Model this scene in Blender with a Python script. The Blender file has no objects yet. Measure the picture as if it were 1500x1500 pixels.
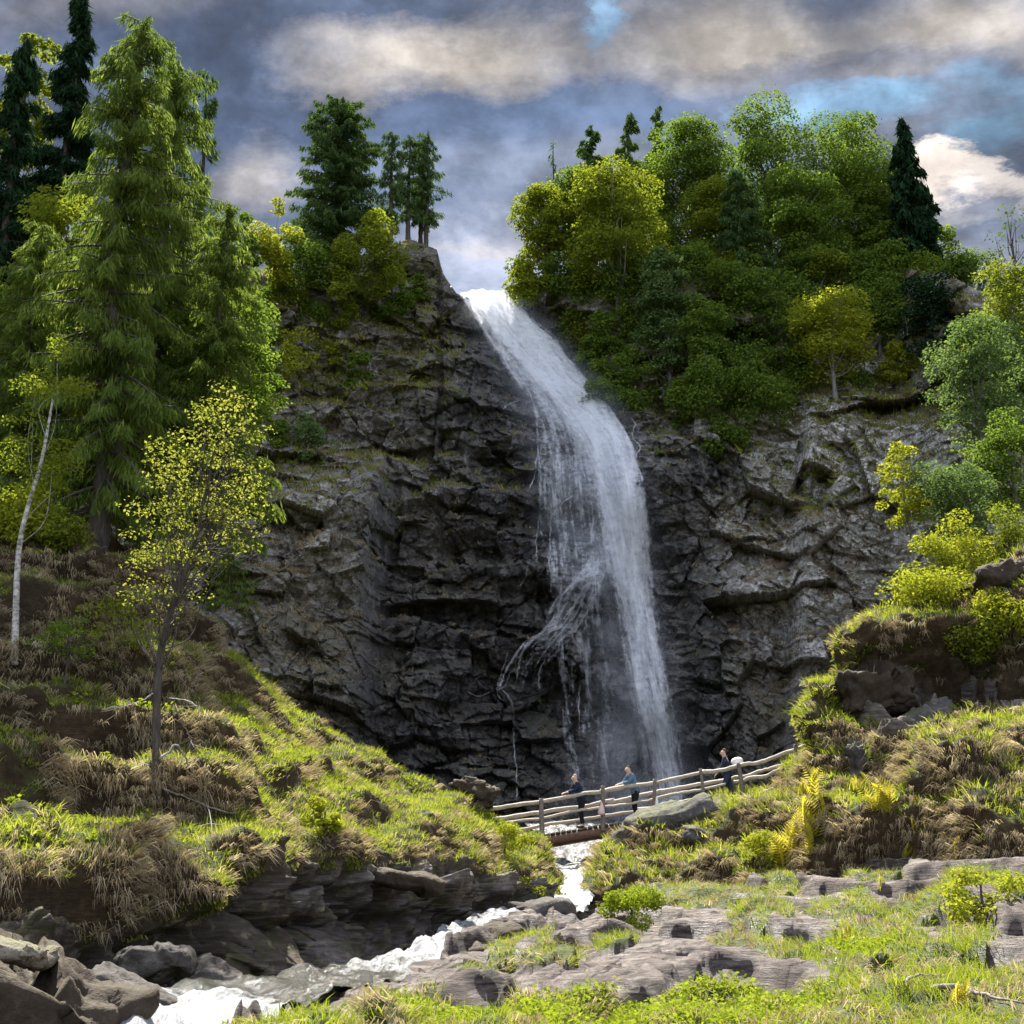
import bpy, math, random
import numpy as np
from mathutils import Vector
from mathutils.bvhtree import BVHTree

random.seed(7)
RNG = np.random.default_rng(11)
sc = bpy.context.scene
COL = sc.collection

# ------------------------------------------------------------------ camera model
LENS = 50.0
FPX = 1500.0 * LENS / 36.0
TH = math.atan(580.0 / FPX)                  # pitch: the horizon lies low in the frame
CT, ST = math.cos(TH), math.sin(TH)

def P(px, py, Y):
    """the point at horizontal distance Y seen at photograph pixel (px, py)"""
    px = np.asarray(px, float); py = np.asarray(py, float); Y = np.asarray(Y, float)
    xc = (px - 750.0) / FPX; yc = (750.0 - py) / FPX
    dy = CT - yc * ST; dz = ST + yc * CT
    t = Y / dy
    return np.stack(np.broadcast_arrays(xc * t, Y, dz * t), -1)

def proj(V):
    x, y, z = V[..., 0], V[..., 1], V[..., 2]
    f = y * CT + z * ST; u = -y * ST + z * CT
    f = np.maximum(f, .1)
    return 750.0 + FPX * x / f, 750.0 - FPX * u / f

# ------------------------------------------------------------------ noise (numpy)
def _h(ix, iy, iz, seed):
    h = (ix.astype(np.int64) * 374761393 + iy.astype(np.int64) * 668265263 + iz.astype(np.int64) * 2147483647 + seed * 974634721) & 0xFFFFFFFF
    h = ((h ^ (h >> 13)) * 1274126177) & 0xFFFFFFFF
    h = ((h ^ (h >> 15)) * 2246822519) & 0xFFFFFFFF
    return (h ^ (h >> 16)) & 0xFFFFFF
def rnd(ix, iy, iz, seed): return _h(ix, iy, iz, seed) / float(0xFFFFFF)
_G = np.array([[1,1,0],[-1,1,0],[1,-1,0],[-1,-1,0],[1,0,1],[-1,0,1],[1,0,-1],[-1,0,-1],
               [0,1,1],[0,-1,1],[0,1,-1],[0,-1,-1],[1,1,0],[-1,1,0],[0,-1,1],[0,-1,-1]], float)
def gnoise(Pt, seed=0):
    f = np.floor(Pt); i = f.astype(np.int64); d = Pt - f
    w = d * d * d * (d * (d * 6 - 15) + 10)
    out = 0
    for cx in (0, 1):
        for cy in (0, 1):
            for cz in (0, 1):
                g = _G[_h(i[..., 0] + cx, i[..., 1] + cy, i[..., 2] + cz, seed) & 15]
                v = g[..., 0] * (d[..., 0] - cx) + g[..., 1] * (d[..., 1] - cy) + g[..., 2] * (d[..., 2] - cz)
                k = (w[..., 0] if cx else 1 - w[..., 0]) * (w[..., 1] if cy else 1 - w[..., 1]) * (w[..., 2] if cz else 1 - w[..., 2])
                out = out + v * k
    return out
def fbm(Pt, octv=4, seed=0, gain=.5, lac=2.03):
    a, s, f = 1.0, 0, 1.0
    for o in range(octv):
        s = s + a * gnoise(Pt * f + o * 17.3, seed + o); a *= gain; f *= lac
    return s
def ss(a, b, x):
    t = np.clip((x - a) / (b - a), 0, 1); return t * t * (3 - 2 * t)
def facets(u, v, seed, tilt=.5):
    """cellular blocks: each cell a tilted plane at its own offset; returns (height, crack distance)"""
    iu, iv = np.floor(u).astype(np.int64), np.floor(v).astype(np.int64)
    d1 = np.full(u.shape, 9.); d2 = np.full(u.shape, 9.); hh = np.zeros(u.shape)
    for a in (-1, 0, 1):
        for b in (-1, 0, 1):
            cu, cv = iu + a, iv + b
            z = np.zeros_like(cu)
            fu = cu + .5 + .9 * (rnd(cu, cv, z, seed) - .5); fv = cv + .5 + .9 * (rnd(cu, cv, z, seed + 1) - .5)
            du, dv = u - fu, v - fv
            d = du * du + dv * dv
            val = rnd(cu, cv, z, seed + 2) - .5 + tilt * (du * (rnd(cu, cv, z, seed + 3) - .5) + dv * (rnd(cu, cv, z, seed + 4) - .5)) * 2
            near = d < d1
            d2 = np.where(near, d1, np.minimum(d2, d)); hh = np.where(near, val, hh); d1 = np.where(near, d, d1)
    return hh, np.sqrt(d2) - np.sqrt(d1)

# ------------------------------------------------------------------ mesh / object helpers
def mk(name, V, F, mat=None, parent=None, attrs=None, smooth=True, face_attrs=None, uv=None):
    """one mesh object from arrays; F is an (n,3) or (n,4) array or a list of such arrays"""
    V = np.asarray(V, np.float32).reshape(-1, 3)
    Fs = F if isinstance(F, list) else [F]
    Fs = [np.asarray(f, np.int32) for f in Fs if len(f)]
    me = bpy.data.meshes.new(name)
    me.vertices.add(len(V)); me.vertices.foreach_set('co', V.ravel())
    nl = sum(f.size for f in Fs); nf = sum(len(f) for f in Fs)
    me.loops.add(nl); me.polygons.add(nf)
    me.loops.foreach_set('vertex_index', np.concatenate([f.ravel() for f in Fs]))
    st, c = [], 0
    for f in Fs:
        st.append(c + np.arange(len(f)) * f.shape[1]); c += f.size
    me.polygons.foreach_set('loop_start', np.concatenate(st).astype(np.int32))
    if smooth is not None:
        me.polygons.foreach_set('use_smooth', np.full(nf, bool(smooth)))
    me.update(calc_edges=True)
    for k, a in (attrs or {}).items():
        at = me.attributes.new(k, 'FLOAT', 'POINT'); at.data.foreach_set('value', np.asarray(a, np.float32).ravel())
    for k, a in (face_attrs or {}).items():
        at = me.attributes.new(k, 'FLOAT', 'FACE'); at.data.foreach_set('value', np.asarray(a, np.float32).ravel())
    if uv is not None:
        l = me.uv_layers.new(name='UVMap')
        idx = np.concatenate([f.ravel() for f in Fs])
        l.data.foreach_set('uv', np.asarray(uv, np.float32)[idx].ravel())
    o = bpy.data.objects.new(name, me); COL.objects.link(o)
    if mat: me.materials.append(mat)
    if parent: o.parent = parent
    return o
def empty(name, loc, label=None, cat=None, group=None, rz=0):
    o = bpy.data.objects.new(name, None); COL.objects.link(o)
    o.location = tuple(float(c) for c in loc); o.rotation_euler = (0, 0, rz); o.empty_display_size = .2
    tag(o, label, cat, group); return o
def tag(o, label=None, cat=None, group=None, kind=None):
    if label: o['label'] = label
    if cat: o['category'] = cat
    if group: o['group'] = group
    if kind: o['kind'] = kind
    return o
def gridF(nr, nc):
    i = np.arange(nr * nc).reshape(nr, nc)
    return np.stack([i[:-1, :-1], i[:-1, 1:], i[1:, 1:], i[1:, :-1]], -1).reshape(-1, 4)
def normals(V):
    du = np.gradient(V, axis=1); dv = np.gradient(V, axis=0)
    n = np.cross(du, dv); n /= np.linalg.norm(n, axis=-1, keepdims=True) + 1e-9
    return n
class Buf:
    """collects shapes for one mesh"""
    def __init__(s): s.V = []; s.Q = []; s.T = []; s.n = 0; s.A = []
    def add(s, V, Q=None, T=None, a=0.):
        V = np.asarray(V, float).reshape(-1, 3)
        if Q is not None and len(Q): s.Q.append(np.asarray(Q) + s.n)
        if T is not None and len(T): s.T.append(np.asarray(T) + s.n)
        s.V.append(V); s.A.append(np.full(len(V), a) if np.isscalar(a) else np.asarray(a)); s.n += len(V)
    def build(s, name, mat, parent=None, smooth=True, an='tint'):
        F = []
        if s.Q: F.append(np.concatenate(s.Q))
        if s.T: F.append(np.concatenate(s.T))
        return mk(name, np.concatenate(s.V), F, mat, parent, {an: np.concatenate(s.A)}, smooth)
def tube(B, pts, rad, ns=7, cap=True, wob=0., seed=0, a=0.):
    pts = np.asarray(pts, float); n = len(pts); rad = np.broadcast_to(np.asarray(rad, float), (n,))
    t = np.gradient(pts, axis=0); t /= np.linalg.norm(t, axis=1, keepdims=True) + 1e-9
    ref = np.array([0, 0, 1.]) if abs(t[:, 2]).mean() < .8 else np.array([1., 0, 0])
    b = np.cross(t, ref); b /= np.linalg.norm(b, axis=1, keepdims=True) + 1e-9
    c = np.cross(t, b)
    an = np.linspace(0, 2 * math.pi, ns, endpoint=False)
    rr = rad[:, None] * np.ones(ns)
    if wob:
        r = np.random.default_rng(seed); rr = rr * (1 + wob * (r.random((n, ns)) - .5))
    V = pts[:, None] + rr[..., None] * (np.cos(an)[None, :, None] * b[:, None] + np.sin(an)[None, :, None] * c[:, None])
    i = np.arange(n * ns).reshape(n, ns); j = np.roll(i, -1, 1)
    Q = np.stack([i[:-1], j[:-1], j[1:], i[1:]], -1).reshape(-1, 4)
    V = V.reshape(-1, 3); T = None
    if cap:
        V = np.concatenate([V, pts[:1], pts[-1:]]); k = n * ns
        T = np.concatenate([np.stack([j[0], i[0], np.full(ns, k)], -1), np.stack([i[-1], j[-1], np.full(ns, k + 1)], -1)])
    B.add(V, Q, T, a)
def curve(pts, n=12):
    """Catmull-Rom through the points"""
    p = np.asarray(pts, float); p = np.concatenate([2 * p[:1] - p[1:2], p, 2 * p[-1:] - p[-2:-1]])
    out = []
    for i in range(1, len(p) - 2):
        t = np.linspace(0, 1, n, endpoint=False)[:, None]
        a, b, c, d = p[i - 1], p[i], p[i + 1], p[i + 2]
        out.append(.5 * ((2 * b) + (c - a) * t + (2 * a - 5 * b + 4 * c - d) * t * t + (-a + 3 * b - 3 * c + d) * t ** 3))
    out.append(p[-2][None]); return np.concatenate(out)

# ------------------------------------------------------------------ material helpers
class NT:
    def __init__(s, name):
        s.m = bpy.data.materials.new(name); s.m.use_nodes = True; s.t = s.m.node_tree; s.t.nodes.clear()
        s.out = s.t.nodes.new('ShaderNodeOutputMaterial')
    def n(s, typ, **k):
        nd = s.t.nodes.new('ShaderNode' + typ)
        for a, v in k.items():
            if a.startswith('_'): setattr(nd, a[1:], v)
            else: s.put(nd, a, v)
        return nd
    def put(s, nd, key, v):
        key = int(key[1:]) if key[0] == 'i' and key[1:].isdigit() else key.replace('_', ' ')
        sk = nd.inputs[key]
        if isinstance(v, bpy.types.NodeSocket): s.t.links.new(v, sk)
        elif isinstance(v, (tuple, list)) and sk.type == 'RGBA' and len(v) == 3: sk.default_value = (*v, 1)
        else: sk.default_value = v
    def attr(s, name): return s.n('Attribute', _attribute_name=name).outputs['Fac']
    def math(s, op, a, b=0., c=0., clamp=False):
        nd = s.n('Math', _operation=op, _use_clamp=clamp); s.put(nd, 'i0', a); s.put(nd, 'i1', b); s.put(nd, 'i2', c); return nd.outputs[0]
    def mix(s, f, a, b, mode='MIX'):
        nd = s.n('Mix', _data_type='RGBA', _blend_type=mode)
        s.put(nd, 'i0', f); s.put(nd, 'i6', a); s.put(nd, 'i7', b); return nd.outputs[2]
    def noise(s, vec, scale, detail=4, rough=.55, dist=0., out='Fac'):
        nd = s.n('TexNoise', Scale=scale, Detail=detail, Roughness=rough, Distortion=dist)
        if vec is not None: s.put(nd, 'Vector', vec)
        return nd.outputs[out]
    def ramp(s, f, stops, interp='LINEAR'):
        nd = s.n('ValToRGB'); s.put(nd, 'Fac', f); r = nd.color_ramp; r.interpolation = interp
        while len(r.elements) < len(stops): r.elements.new(.5)
        for e, (p, c) in zip(r.elements, stops):
            e.position = p; e.color = (*c, 1) if isinstance(c, (tuple, list)) else (c, c, c, 1)
        return nd.outputs['Color']
    def mapr(s, f, a, b, c=0., d=1.):
        nd = s.n('MapRange'); s.put(nd, 'i0', f); s.put(nd, 'i1', a); s.put(nd, 'i2', b); s.put(nd, 'i3', c); s.put(nd, 'i4', d); return nd.outputs[0]
    def scale(s, vec, xyz, rot=(0, 0, 0)):
        return s.n('Mapping', Vector=vec, Scale=xyz, Rotation=rot).outputs[0]
    def obj(s): return s.n('TexCoord').outputs['Object']
    def done(s, shader, disp=None):
        s.t.links.new(shader, s.out.inputs['Surface']); return s.m
def leaf_mat(name, lo, hi, trans=.5, rough=.5, third=None):
    """leaf: reflects and lets light through; tint is a random value per leaf"""
    t = NT(name)
    f = t.attr('tint')
    st = [(0., lo), (1., hi)] if third is None else [(0., lo), (.6, hi), (1., third)]
    c = t.ramp(f, st)
    d = t.n('BsdfDiffuse', Color=c)
    tc = t.mix(1., c, (1.0, 1.0, .7), 'MULTIPLY')
    tr = t.n('BsdfTranslucent', Color=tc)
    mx = t.n('MixShader', i0=trans, i1=d.outputs[0], i2=tr.outputs[0])
    return t.done(mx.outputs[0])
# ------------------------------------------------------------------ terrain materials
def cliff_mat():
    t = NT('cliff_rock')
    o = t.obj(); wet, lich, moss, stain = t.attr('wet'), t.attr('lich'), t.attr('moss'), t.attr('strata')
    n1 = t.noise(o, .35, 6, .6); n2 = t.noise(t.scale(o, (1, 1, 2.6), (0, .3, 0)), 1.3, 8, .7); n3 = t.noise(o, 5., 6, .72); n4 = t.noise(o, 2.4, 8, .75)
    base = t.ramp(t.math('ADD', t.math('MULTIPLY', n2, .6), t.math('MULTIPLY', n4, .4)), [(.33, (.085, .075, .07)), (.45, (.21, .19, .175)), (.56, (.40, .372, .345)), (.70, (.60, .575, .55))])
    base = t.mix(t.math('MULTIPLY', t.mapr(n1, .48, .66), .6), base, (.12, .085, .055))
    base = t.mix(t.math('MULTIPLY', t.mapr(n3, .42, .33), .7), base, (.035, .03, .028))
    lm = t.math('MULTIPLY', t.math('ADD', t.math('MULTIPLY', lich, 1.), .22), t.mapr(t.math('ADD', t.math('MULTIPLY', n4, .6), t.math('MULTIPLY', n3, .5)), .51, .60), clamp=True)
    base = t.mix(lm, base, (.60, .59, .57))
    base = t.mix(t.math('MULTIPLY', t.mapr(t.noise(o, 1.6, 7, .7), .52, .64), .5), base, (.11, .10, .04))
    base = t.mix(t.math('MULTIPLY', lich, .65, clamp=True), base, t.mix(1., base, (1.75, 1.72, 1.68), 'MULTIPLY'))
    # wet rock is dark and shiny
    ws = t.noise(t.scale(o, (1.6, 1.6, .18)), 1.1, 5, .6)
    wf = t.math('MULTIPLY', wet, t.mapr(ws, .3, .55, .45, 1.), clamp=True)
    base = t.mix(t.math('MULTIPLY', wf, .9), base, (.024, .022, .028))
    # moss and withered grass caught on the ledges
    mc = t.ramp(t.noise(o, 2.2, 5, .6), [(.35, (.035, .05, .012)), (.5, (.085, .085, .025)), (.62, (.16, .13, .055)), (.75, (.05, .065, .018))])
    mm = t.math('MULTIPLY', moss, t.mapr(n3, .36, .55, .15, 1.), clamp=True)
    base = t.mix(mm, base, mc)
    rough = t.mapr(t.math('MULTIPLY', wf, t.math('SUBTRACT', 1., mm)), 0., 1., .85, .22)
    h = t.math('ADD', t.math('MULTIPLY', n2, .8), t.math('MULTIPLY', n3, .5))
    b = t.n('Bump', Strength=1., Distance=.4, Height=h)
    p = t.n('BsdfPrincipled', Base_Color=base, Roughness=rough, Normal=b.outputs[0])
    return t.done(p.outputs[0])
def bank_mat(name='bank_earth'):
    """earth, grass roots and rock of the banks; masks come with the mesh"""
    t = NT(name)
    o = t.obj(); rock, grs, dirt = t.attr('rock'), t.attr('grass'), t.attr('warm')
    n1 = t.noise(o, 1.2, 6, .62); n2 = t.noise(o, 7., 6, .7)
    st = t.noise(t.scale(o, (1., 1., 9.), (.05, .2, 0)), 1.5, 8, .7)
    rk = t.ramp(st, [(.3, (.035, .03, .027)), (.45, (.12, .105, .095)), (.6, (.24, .21, .195)), (.78, (.40, .37, .35))])
    rk = t.mix(t.math('MULTIPLY', t.mapr(n1, .52, .7), .5), rk, (.10, .07, .04))
    rk = t.mix(t.mapr(n2, .62, .74), rk, (.34, .33, .30))
    rk = t.mix(t.math('MULTIPLY', dirt, .7), rk, t.mix(n2, (.03, .022, .015), (.085, .062, .04)))
    rk = t.mix(t.math('MULTIPLY', t.mapr(t.noise(o, 2.6, 5, .65), .56, .66), .75), rk, (.26, .22, .13))
    rk = t.mix(t.math('MULTIPLY', t.mapr(t.noise(o, 1.7, 5, .65), .52, .66), .7), rk, (.06, .065, .02))
    soil = t.ramp(t.math('ADD', t.math('MULTIPLY', n1, .5), t.math('MULTIPLY', n2, .5)), [(.3, (.018, .012, .007)), (.5, (.05, .034, .019)), (.7, (.11, .077, .045))])
    gr = t.ramp(n2, [(.3, (.02, .03, .008)), (.5, (.05, .065, .014)), (.7, (.09, .095, .025))])
    c = t.mix(t.math('MULTIPLY', grs, t.mapr(n1, .35, .55)), soil, gr); c = t.mix(rock, c, rk)
    h = t.math('ADD', t.math('MULTIPLY', st, .8), t.math('MULTIPLY', n2, .4))
    b = t.n('Bump', Strength=.9, Distance=.12, Height=h)
    p = t.n('BsdfPrincipled', Base_Color=c, Roughness=.85, Normal=b.outputs[0]); p.inputs['Specular IOR Level'].default_value = .12
    return t.done(p.outputs[0])
M_CLIFF = cliff_mat(); M_BANK = bank_mat()

def gs(px, py, cx, cy, rx, ry, rot=0., hard=1.):
    c, s = math.cos(math.radians(rot)), math.sin(math.radians(rot))
    dx, dy = px - cx, py - cy
    a, b = (dx * c + dy * s) / rx, (-dx * s + dy * c) / ry
    q = a * a + b * b
    return np.exp(-q) if hard == 1. else ss(1.25, .75, np.sqrt(q))

# ------------------------------------------------------------------ the cliff
RIMX = [-900, -500, 0, 330, 480, 560, 600, 640, 650, 668, 700, 742, 760, 790, 850, 950, 1100, 1250, 1380, 1440, 1500, 1700, 2000, 2400]
RIMY = [150, 220, 360, 395, 390, 364, 350, 366, 402, 430, 441, 441, 424, 405, 398, 396, 394, 390, 398, 430, 455, 480, 470, 470]
def rimY(px): return np.interp(px, RIMX, RIMY)
def cliff_base(px, py):
    t = np.clip((1290 - py) / 890., 0., 1.1)
    Y = 73.5 + 14 * t ** 1.15
    Y = Y - 6.0 * ss(585, 520, px + .10 * (py - 850)) * ss(640, 720, py)             # left buttress
    Y = Y - 3.0 * ss(640, 380, px) * ss(700, 560, py)
    Y = Y - 3.2 * ss(1160, 1190, px + .05 * (py - 700)) * ss(560, 620, py)            # right block
    Y = Y - 7.0 * ss(1290, 1420, px)
    Y = Y + 1.5 * gs(px, py, 860, 1060, 150, 150)                                     # undercut behind the fall
    Y = Y + 2.2 * gs(px, py, 640, 898, 85, 16, 0, 2) + 1.3 * gs(px, py, 735, 690, 50, 26, 10, 2)
    kx, ky = (px - 1192) / 26., (py - 716) / 34.
    Y = Y + 3.2 * ss(1.15, .8, np.maximum(np.abs(kx * .9 + ky * .5), np.abs(ky - .35 * kx))) + .8 * gs(px, py, 1172, 680, 7, 40, 4, 2)
    Y = Y - 2.2 * gs(px, py, 868, 862, 46, 42) - 1.5 * gs(px, py, 830, 935, 50, 26)
    Y = Y - 1.6 * gs(px, py, 640, 560, 120, 50) + 1.5 * gs(px, py, 560, 800, 22, 110, 8, 2)
    Y = Y - 2.0 * gs(px, py, 960, 690, 90, 60) - 1.5 * gs(px, py, 780, 830, 45, 30)
    Y = Y + 3.0 * ss(770, 560, py) * gs(px, py, 800, 560, 110, 130)                   # the chute of the fall
    return Y
def build_cliff():
    cols = np.concatenate([np.linspace(-900, -20, 60), np.arange(-10, 1515, 2.), np.linspace(1525, 2400, 60)])
    nr = 470
    tt = np.linspace(0, 1, nr)
    px = np.broadcast_to(cols, (nr, len(cols))).copy()
    rim = rimY(cols) + 4 * fbm(np.stack([cols / 23., cols * 0, cols * 0], -1), 3, 5)
    py = 1275 + (rim[None] - 1275) * tt[:, None]
    Yb = cliff_base(px, py)
    V = P(px, py, Yb)
    x, z = V[..., 0], V[..., 2]
    # strata: gently tilted left of the fall, steeply dipping to the right of it and on the left buttress
    w = fbm(np.stack([x / 7, Yb / 7, z / 7], -1), 3, 3) * .4
    def rock_relief(deg, seed, ledge):
        ang = math.radians(deg); u = x * math.cos(ang) - z * math.sin(ang) + w; v = x * math.sin(ang) + z * math.cos(ang) + w * .5
        f1, c1 = facets(u / 5.6, v / 3.9, seed, 1.); f2, c2 = facets(u / 2.2 + 3, v / 1.5, seed + 10, .9); f3, c3 = facets(u / .95, v / .60, seed + 20, .9)
        f4, c4 = facets(u / .42, v / .28, seed + 30, .8)
        d = 2.5 * f1 + 1.35 * f2 + .5 * f3 + .2 * f4 - .22 * ss(.05, 0, c1) - .14 * ss(.06, 0, c2) - .06 * ss(.1, 0, c3)
        lv = v / 2.4 + .5 * fbm(np.stack([x / 9, z * 0, z / 9], -1), 3, 9); saw = lv - np.floor(lv)
        return d + ledge * (ss(0, .75, saw) - ss(.75, 1., saw) - .5)
    kr = ss(950, 1060, px) * ss(580, 660, py); kl = ss(600, 500, px) * ss(850, 940, py)
    d = rock_relief(4, 21, .7) * (1 - kr) * (1 - kl) + rock_relief(27, 121, .0) * kr + rock_relief(30, 221, .1) * kl
    saw = w
    d += .12 * fbm(np.stack([x / 4, Yb / 4, z / 4], -1), 3, 12) + .16 * fbm(np.stack([x / .7, Yb / .7, z / .5], -1), 3, 13)
    fade = ss(0, .05, tt)[:, None] * (1 - .75 * ss(.93, 1, tt)[:, None])
    chute = gs(px, py, np.interp(py, [430, 560, 700, 1180], [705, 805, 880, 960]), py, np.interp(py, [430, 700], [55, 75]), 1)
    amp = fade * (1 - .45 * chute * ss(760, 640, py))
    Y = Yb - d * amp
    V = P(px, py, Y)
    V[..., 2] += (d * amp) * .15
    n = normals(V); n = n * np.sign(-n[..., 1:2] + 1e-6)
    soft = fbm(np.stack([x / 4, Yb / 4, z / 4], -1), 4, 77)
    wet = np.clip(gs(px, py, np.interp(py, [430, 600, 800, 1180], [720, 800, 830, 850]), py, np.interp(py, [430, 600, 900, 1200], [65, 120, 185, 240]), 1) * 2.0
                  + .8 * gs(px, py, 560, 790, 45, 130) + 1.2 * gs(px, py, 650, 1040, 150, 140) + .6 * gs(px, py, 640, 610, 90, 30) + .9 * gs(px, py, 1030, 690, 90, 40) + .7 * gs(px, py, 1010, 960, 60, 200) + .2 * soft, 0, 1)
    lich = np.clip(gs(px, py, 1270, 760, 250, 280) * 1.6 + .8 * gs(px, py, 480, 780, 110, 90) + .35 * gs(px, py, 640, 640, 110, 30) + .35 * soft, 0, 1)
    upper = ss(640, 540, py) * ss(700, 640, px) + ss(640, 560, py) * ss(850, 900, px)
    moss = np.clip(ss(.30, .62, n[..., 2] + .35 * soft) * (.75 + .4 * upper) + .8 * upper * ss(-.3, .25, soft)
                   + .75 * gs(px, py, 430, 960, 140, 170) * ss(-.4, .3, soft) + .8 * gs(px, py, 1130, 1000, 150, 120) * ss(-.1, .3, soft) + .6 * gs(px, py, 640, 770, 70, 110) * ss(-.2, .3, soft), 0, 1) * (1 - .8 * chute) * (1 - .5 * wet)
    # the plateau behind the rim
    rows = [V]; back = V[-1]
    for k, (dy, dz) in enumerate([(1, .15), (3, .3), (7, .4), (14, .0), (30, -1.), (60, -3.)]):
        r = back.copy(); r[:, 1] += dy; r[:, 2] += dz + .35 * fbm(np.stack([back[:, 0] / 3, back[:, 1] * 0 + dy, back[:, 2] * 0], -1), 2, 8)
        r[:, 0] *= (1 + dy / 90.); rows.append(r[None])
    VV = np.concatenate(rows)
    pad = lambda a, val: np.concatenate([a, np.full((6, a.shape[1]), val)])
    o = mk('cliff', VV, gridF(*VV.shape[:2]), M_CLIFF, None,
           dict(wet=pad(wet, 0), lich=pad(lich, 0), moss=pad(moss, .9), strata=pad(saw, 0)), False)
    tag(o, kind='structure')
    return dict(V=VV, px=px, py=py, cols=cols, moss=pad(moss, .9), wet=pad(wet, 0.))
CL = build_cliff()

def bvh(V, shape):
    return BVHTree.FromPolygons([tuple(p) for p in V.reshape(-1, 3).tolist()], gridF(*shape).tolist())

# ------------------------------------------------------------------ lofted banks
def smooth1(a, k, ax):
    if k < 1: return a
    pad = [(0, 0)] * a.ndim; pad[ax] = (k, k)
    p = np.pad(a, pad, mode='edge'); c = np.cumsum(p, axis=ax); 
    z = np.zeros_like(np.take(c, [0], ax)); c = np.concatenate([z, c], ax)
    n = a.shape[ax]
    return (np.take(c, np.arange(2 * k + 1, 2 * k + 1 + n), ax) - np.take(c, np.arange(n), ax)) / (2 * k + 1)
def loft(cols, rows, nu, nv, su, sv, weights=None):
    """rows: list of (py list, Y list) or ('w', points) over the pixel columns"""
    ctl = []
    for r in rows:
        if isinstance(r, np.ndarray): ctl.append(r)
        else: ctl.append(P(cols, r[0], r[1]))
    ctl = np.array(ctl)                                   # (R, C, 3)
    R, C, _ = ctl.shape
    w = weights or [1] * (R - 1)
    cu = np.array(cols, float); uu = np.linspace(cu[0], cu[-1], nu)
    a = np.stack([np.stack([np.interp(uu, cu, ctl[r, :, k]) for k in range(3)], -1) for r in range(R)])
    tv = np.concatenate([[0], np.cumsum(w)]); vv = np.linspace(0, tv[-1], nv)
    j = np.clip(np.searchsorted(tv, vv, side='right') - 1, 0, R - 2); f = ((vv - tv[j]) / (tv[j + 1] - tv[j]))[:, None, None]
    V = a[j] * (1 - f) + a[j + 1] * f
    for _ in range(2):
        V = smooth1(V, su, 1); V = smooth1(V, sv, 0)
    return V, vv
def back_of(pts, dy, dz):
    q = pts.copy(); q[:, 0] *= (q[:, 1] + dy) / q[:, 1] * (1 + .004 * dy); q[:, 1] += dy; q[:, 2] += dz; return q

# left bank ------------------------------------------------
LC = [-420, -150, 0, 120, 240, 340, 430, 540, 640, 720, 790, 835]
crest = ([700, 735, 745, 765, 880, 950, 1040, 1108, 1162, 1200, 1245, 1295], [44, 43, 42, 42, 40, 40, 41, 43, 45, 46.5, 46.5, 45])
m2 = ([900, 930, 945, 955, 1000, 1050, 1105, 1160, 1200, 1230, 1262, 1300], [33, 33, 33, 33, 33.5, 34.5, 37, 40, 42.5, 44.5, 45.5, 44.7])
m1 = ([1120, 1140, 1150, 1160, 1170, 1165, 1175, 1205, 1235, 1256, 1275, 1304], [24.5, 25, 25.5, 26, 27, 28.5, 32.5, 36.5, 39.5, 42.5, 44.7, 44.4])
rt = ([1290, 1318, 1335, 1345, 1350, 1285, 1255, 1258, 1268, 1275, 1288, 1308], [18, 19.5, 20.5, 21.5, 23, 26, 29.5, 33.5, 37, 40.5, 43.5, 44])
mid = ([1400, 1400, 1405, 1405, 1400, 1350, 1330, 1310, 1305, 1300, 1300, 1314], [17, 18.3, 19.8, 21.2, 23.2, 26.6, 29.5, 33.5, 36.8, 40, 43.2, 43.8])
foot = ([1500, 1500, 1490, 1482, 1470, 1452, 1425, 1385, 1355, 1332, 1318, 1325], [15.5, 17, 18.8, 20.6, 23.6, 27.6, 30.8, 34, 37, 40, 43, 43.6])
low = ([1560, 1560, 1550, 1540, 1520, 1490, 1460, 1420, 1390, 1365, 1345, 1340], [15, 16.5, 18, 20, 23, 27, 30, 33.5, 36.5, 39.5, 42.5, 43.2])
cp = P(LC, *crest)
rowsL = [low, foot, mid, rt, m1, m2, crest, back_of(cp, 1.5, -.2), back_of(cp, 6, -1.0), back_of(cp, 24, -3.5)]
VL, vl = loft(LC, rowsL, 760, 520, 9, 5, [.5, 1.2, 1.0, 2.2, 2.2, 2.6, .4, .6, 1.0])
LHUM = [(620, 1232, 62, 30, .8), (432, 1128, 36, 18, .6), (535, 1185, 40, 20, .45), (350, 1265, 40, 25, .5), (700, 1245, 40, 22, .5), (560, 1110, 40, 16, .3),
        (480, 1240, 50, 24, .5), (770, 1262, 30, 22, .5), (300, 1120, 60, 25, .4), (665, 1180, 28, 14, .35)]
def rockmask_L(px, py, v):
    n = fbm(np.stack([px / 60, py / 45, px * 0], -1), 4, 61)
    lo = np.interp(px, [-400, 0, 120, 240, 300, 340, 430, 540, 640, 760, 830], [1330, 1345, 1350, 1345, 1335, 1280, 1262, 1268, 1276, 1292, 1312])
    return ss(-14, 14, py - lo + 34 * n)
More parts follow.
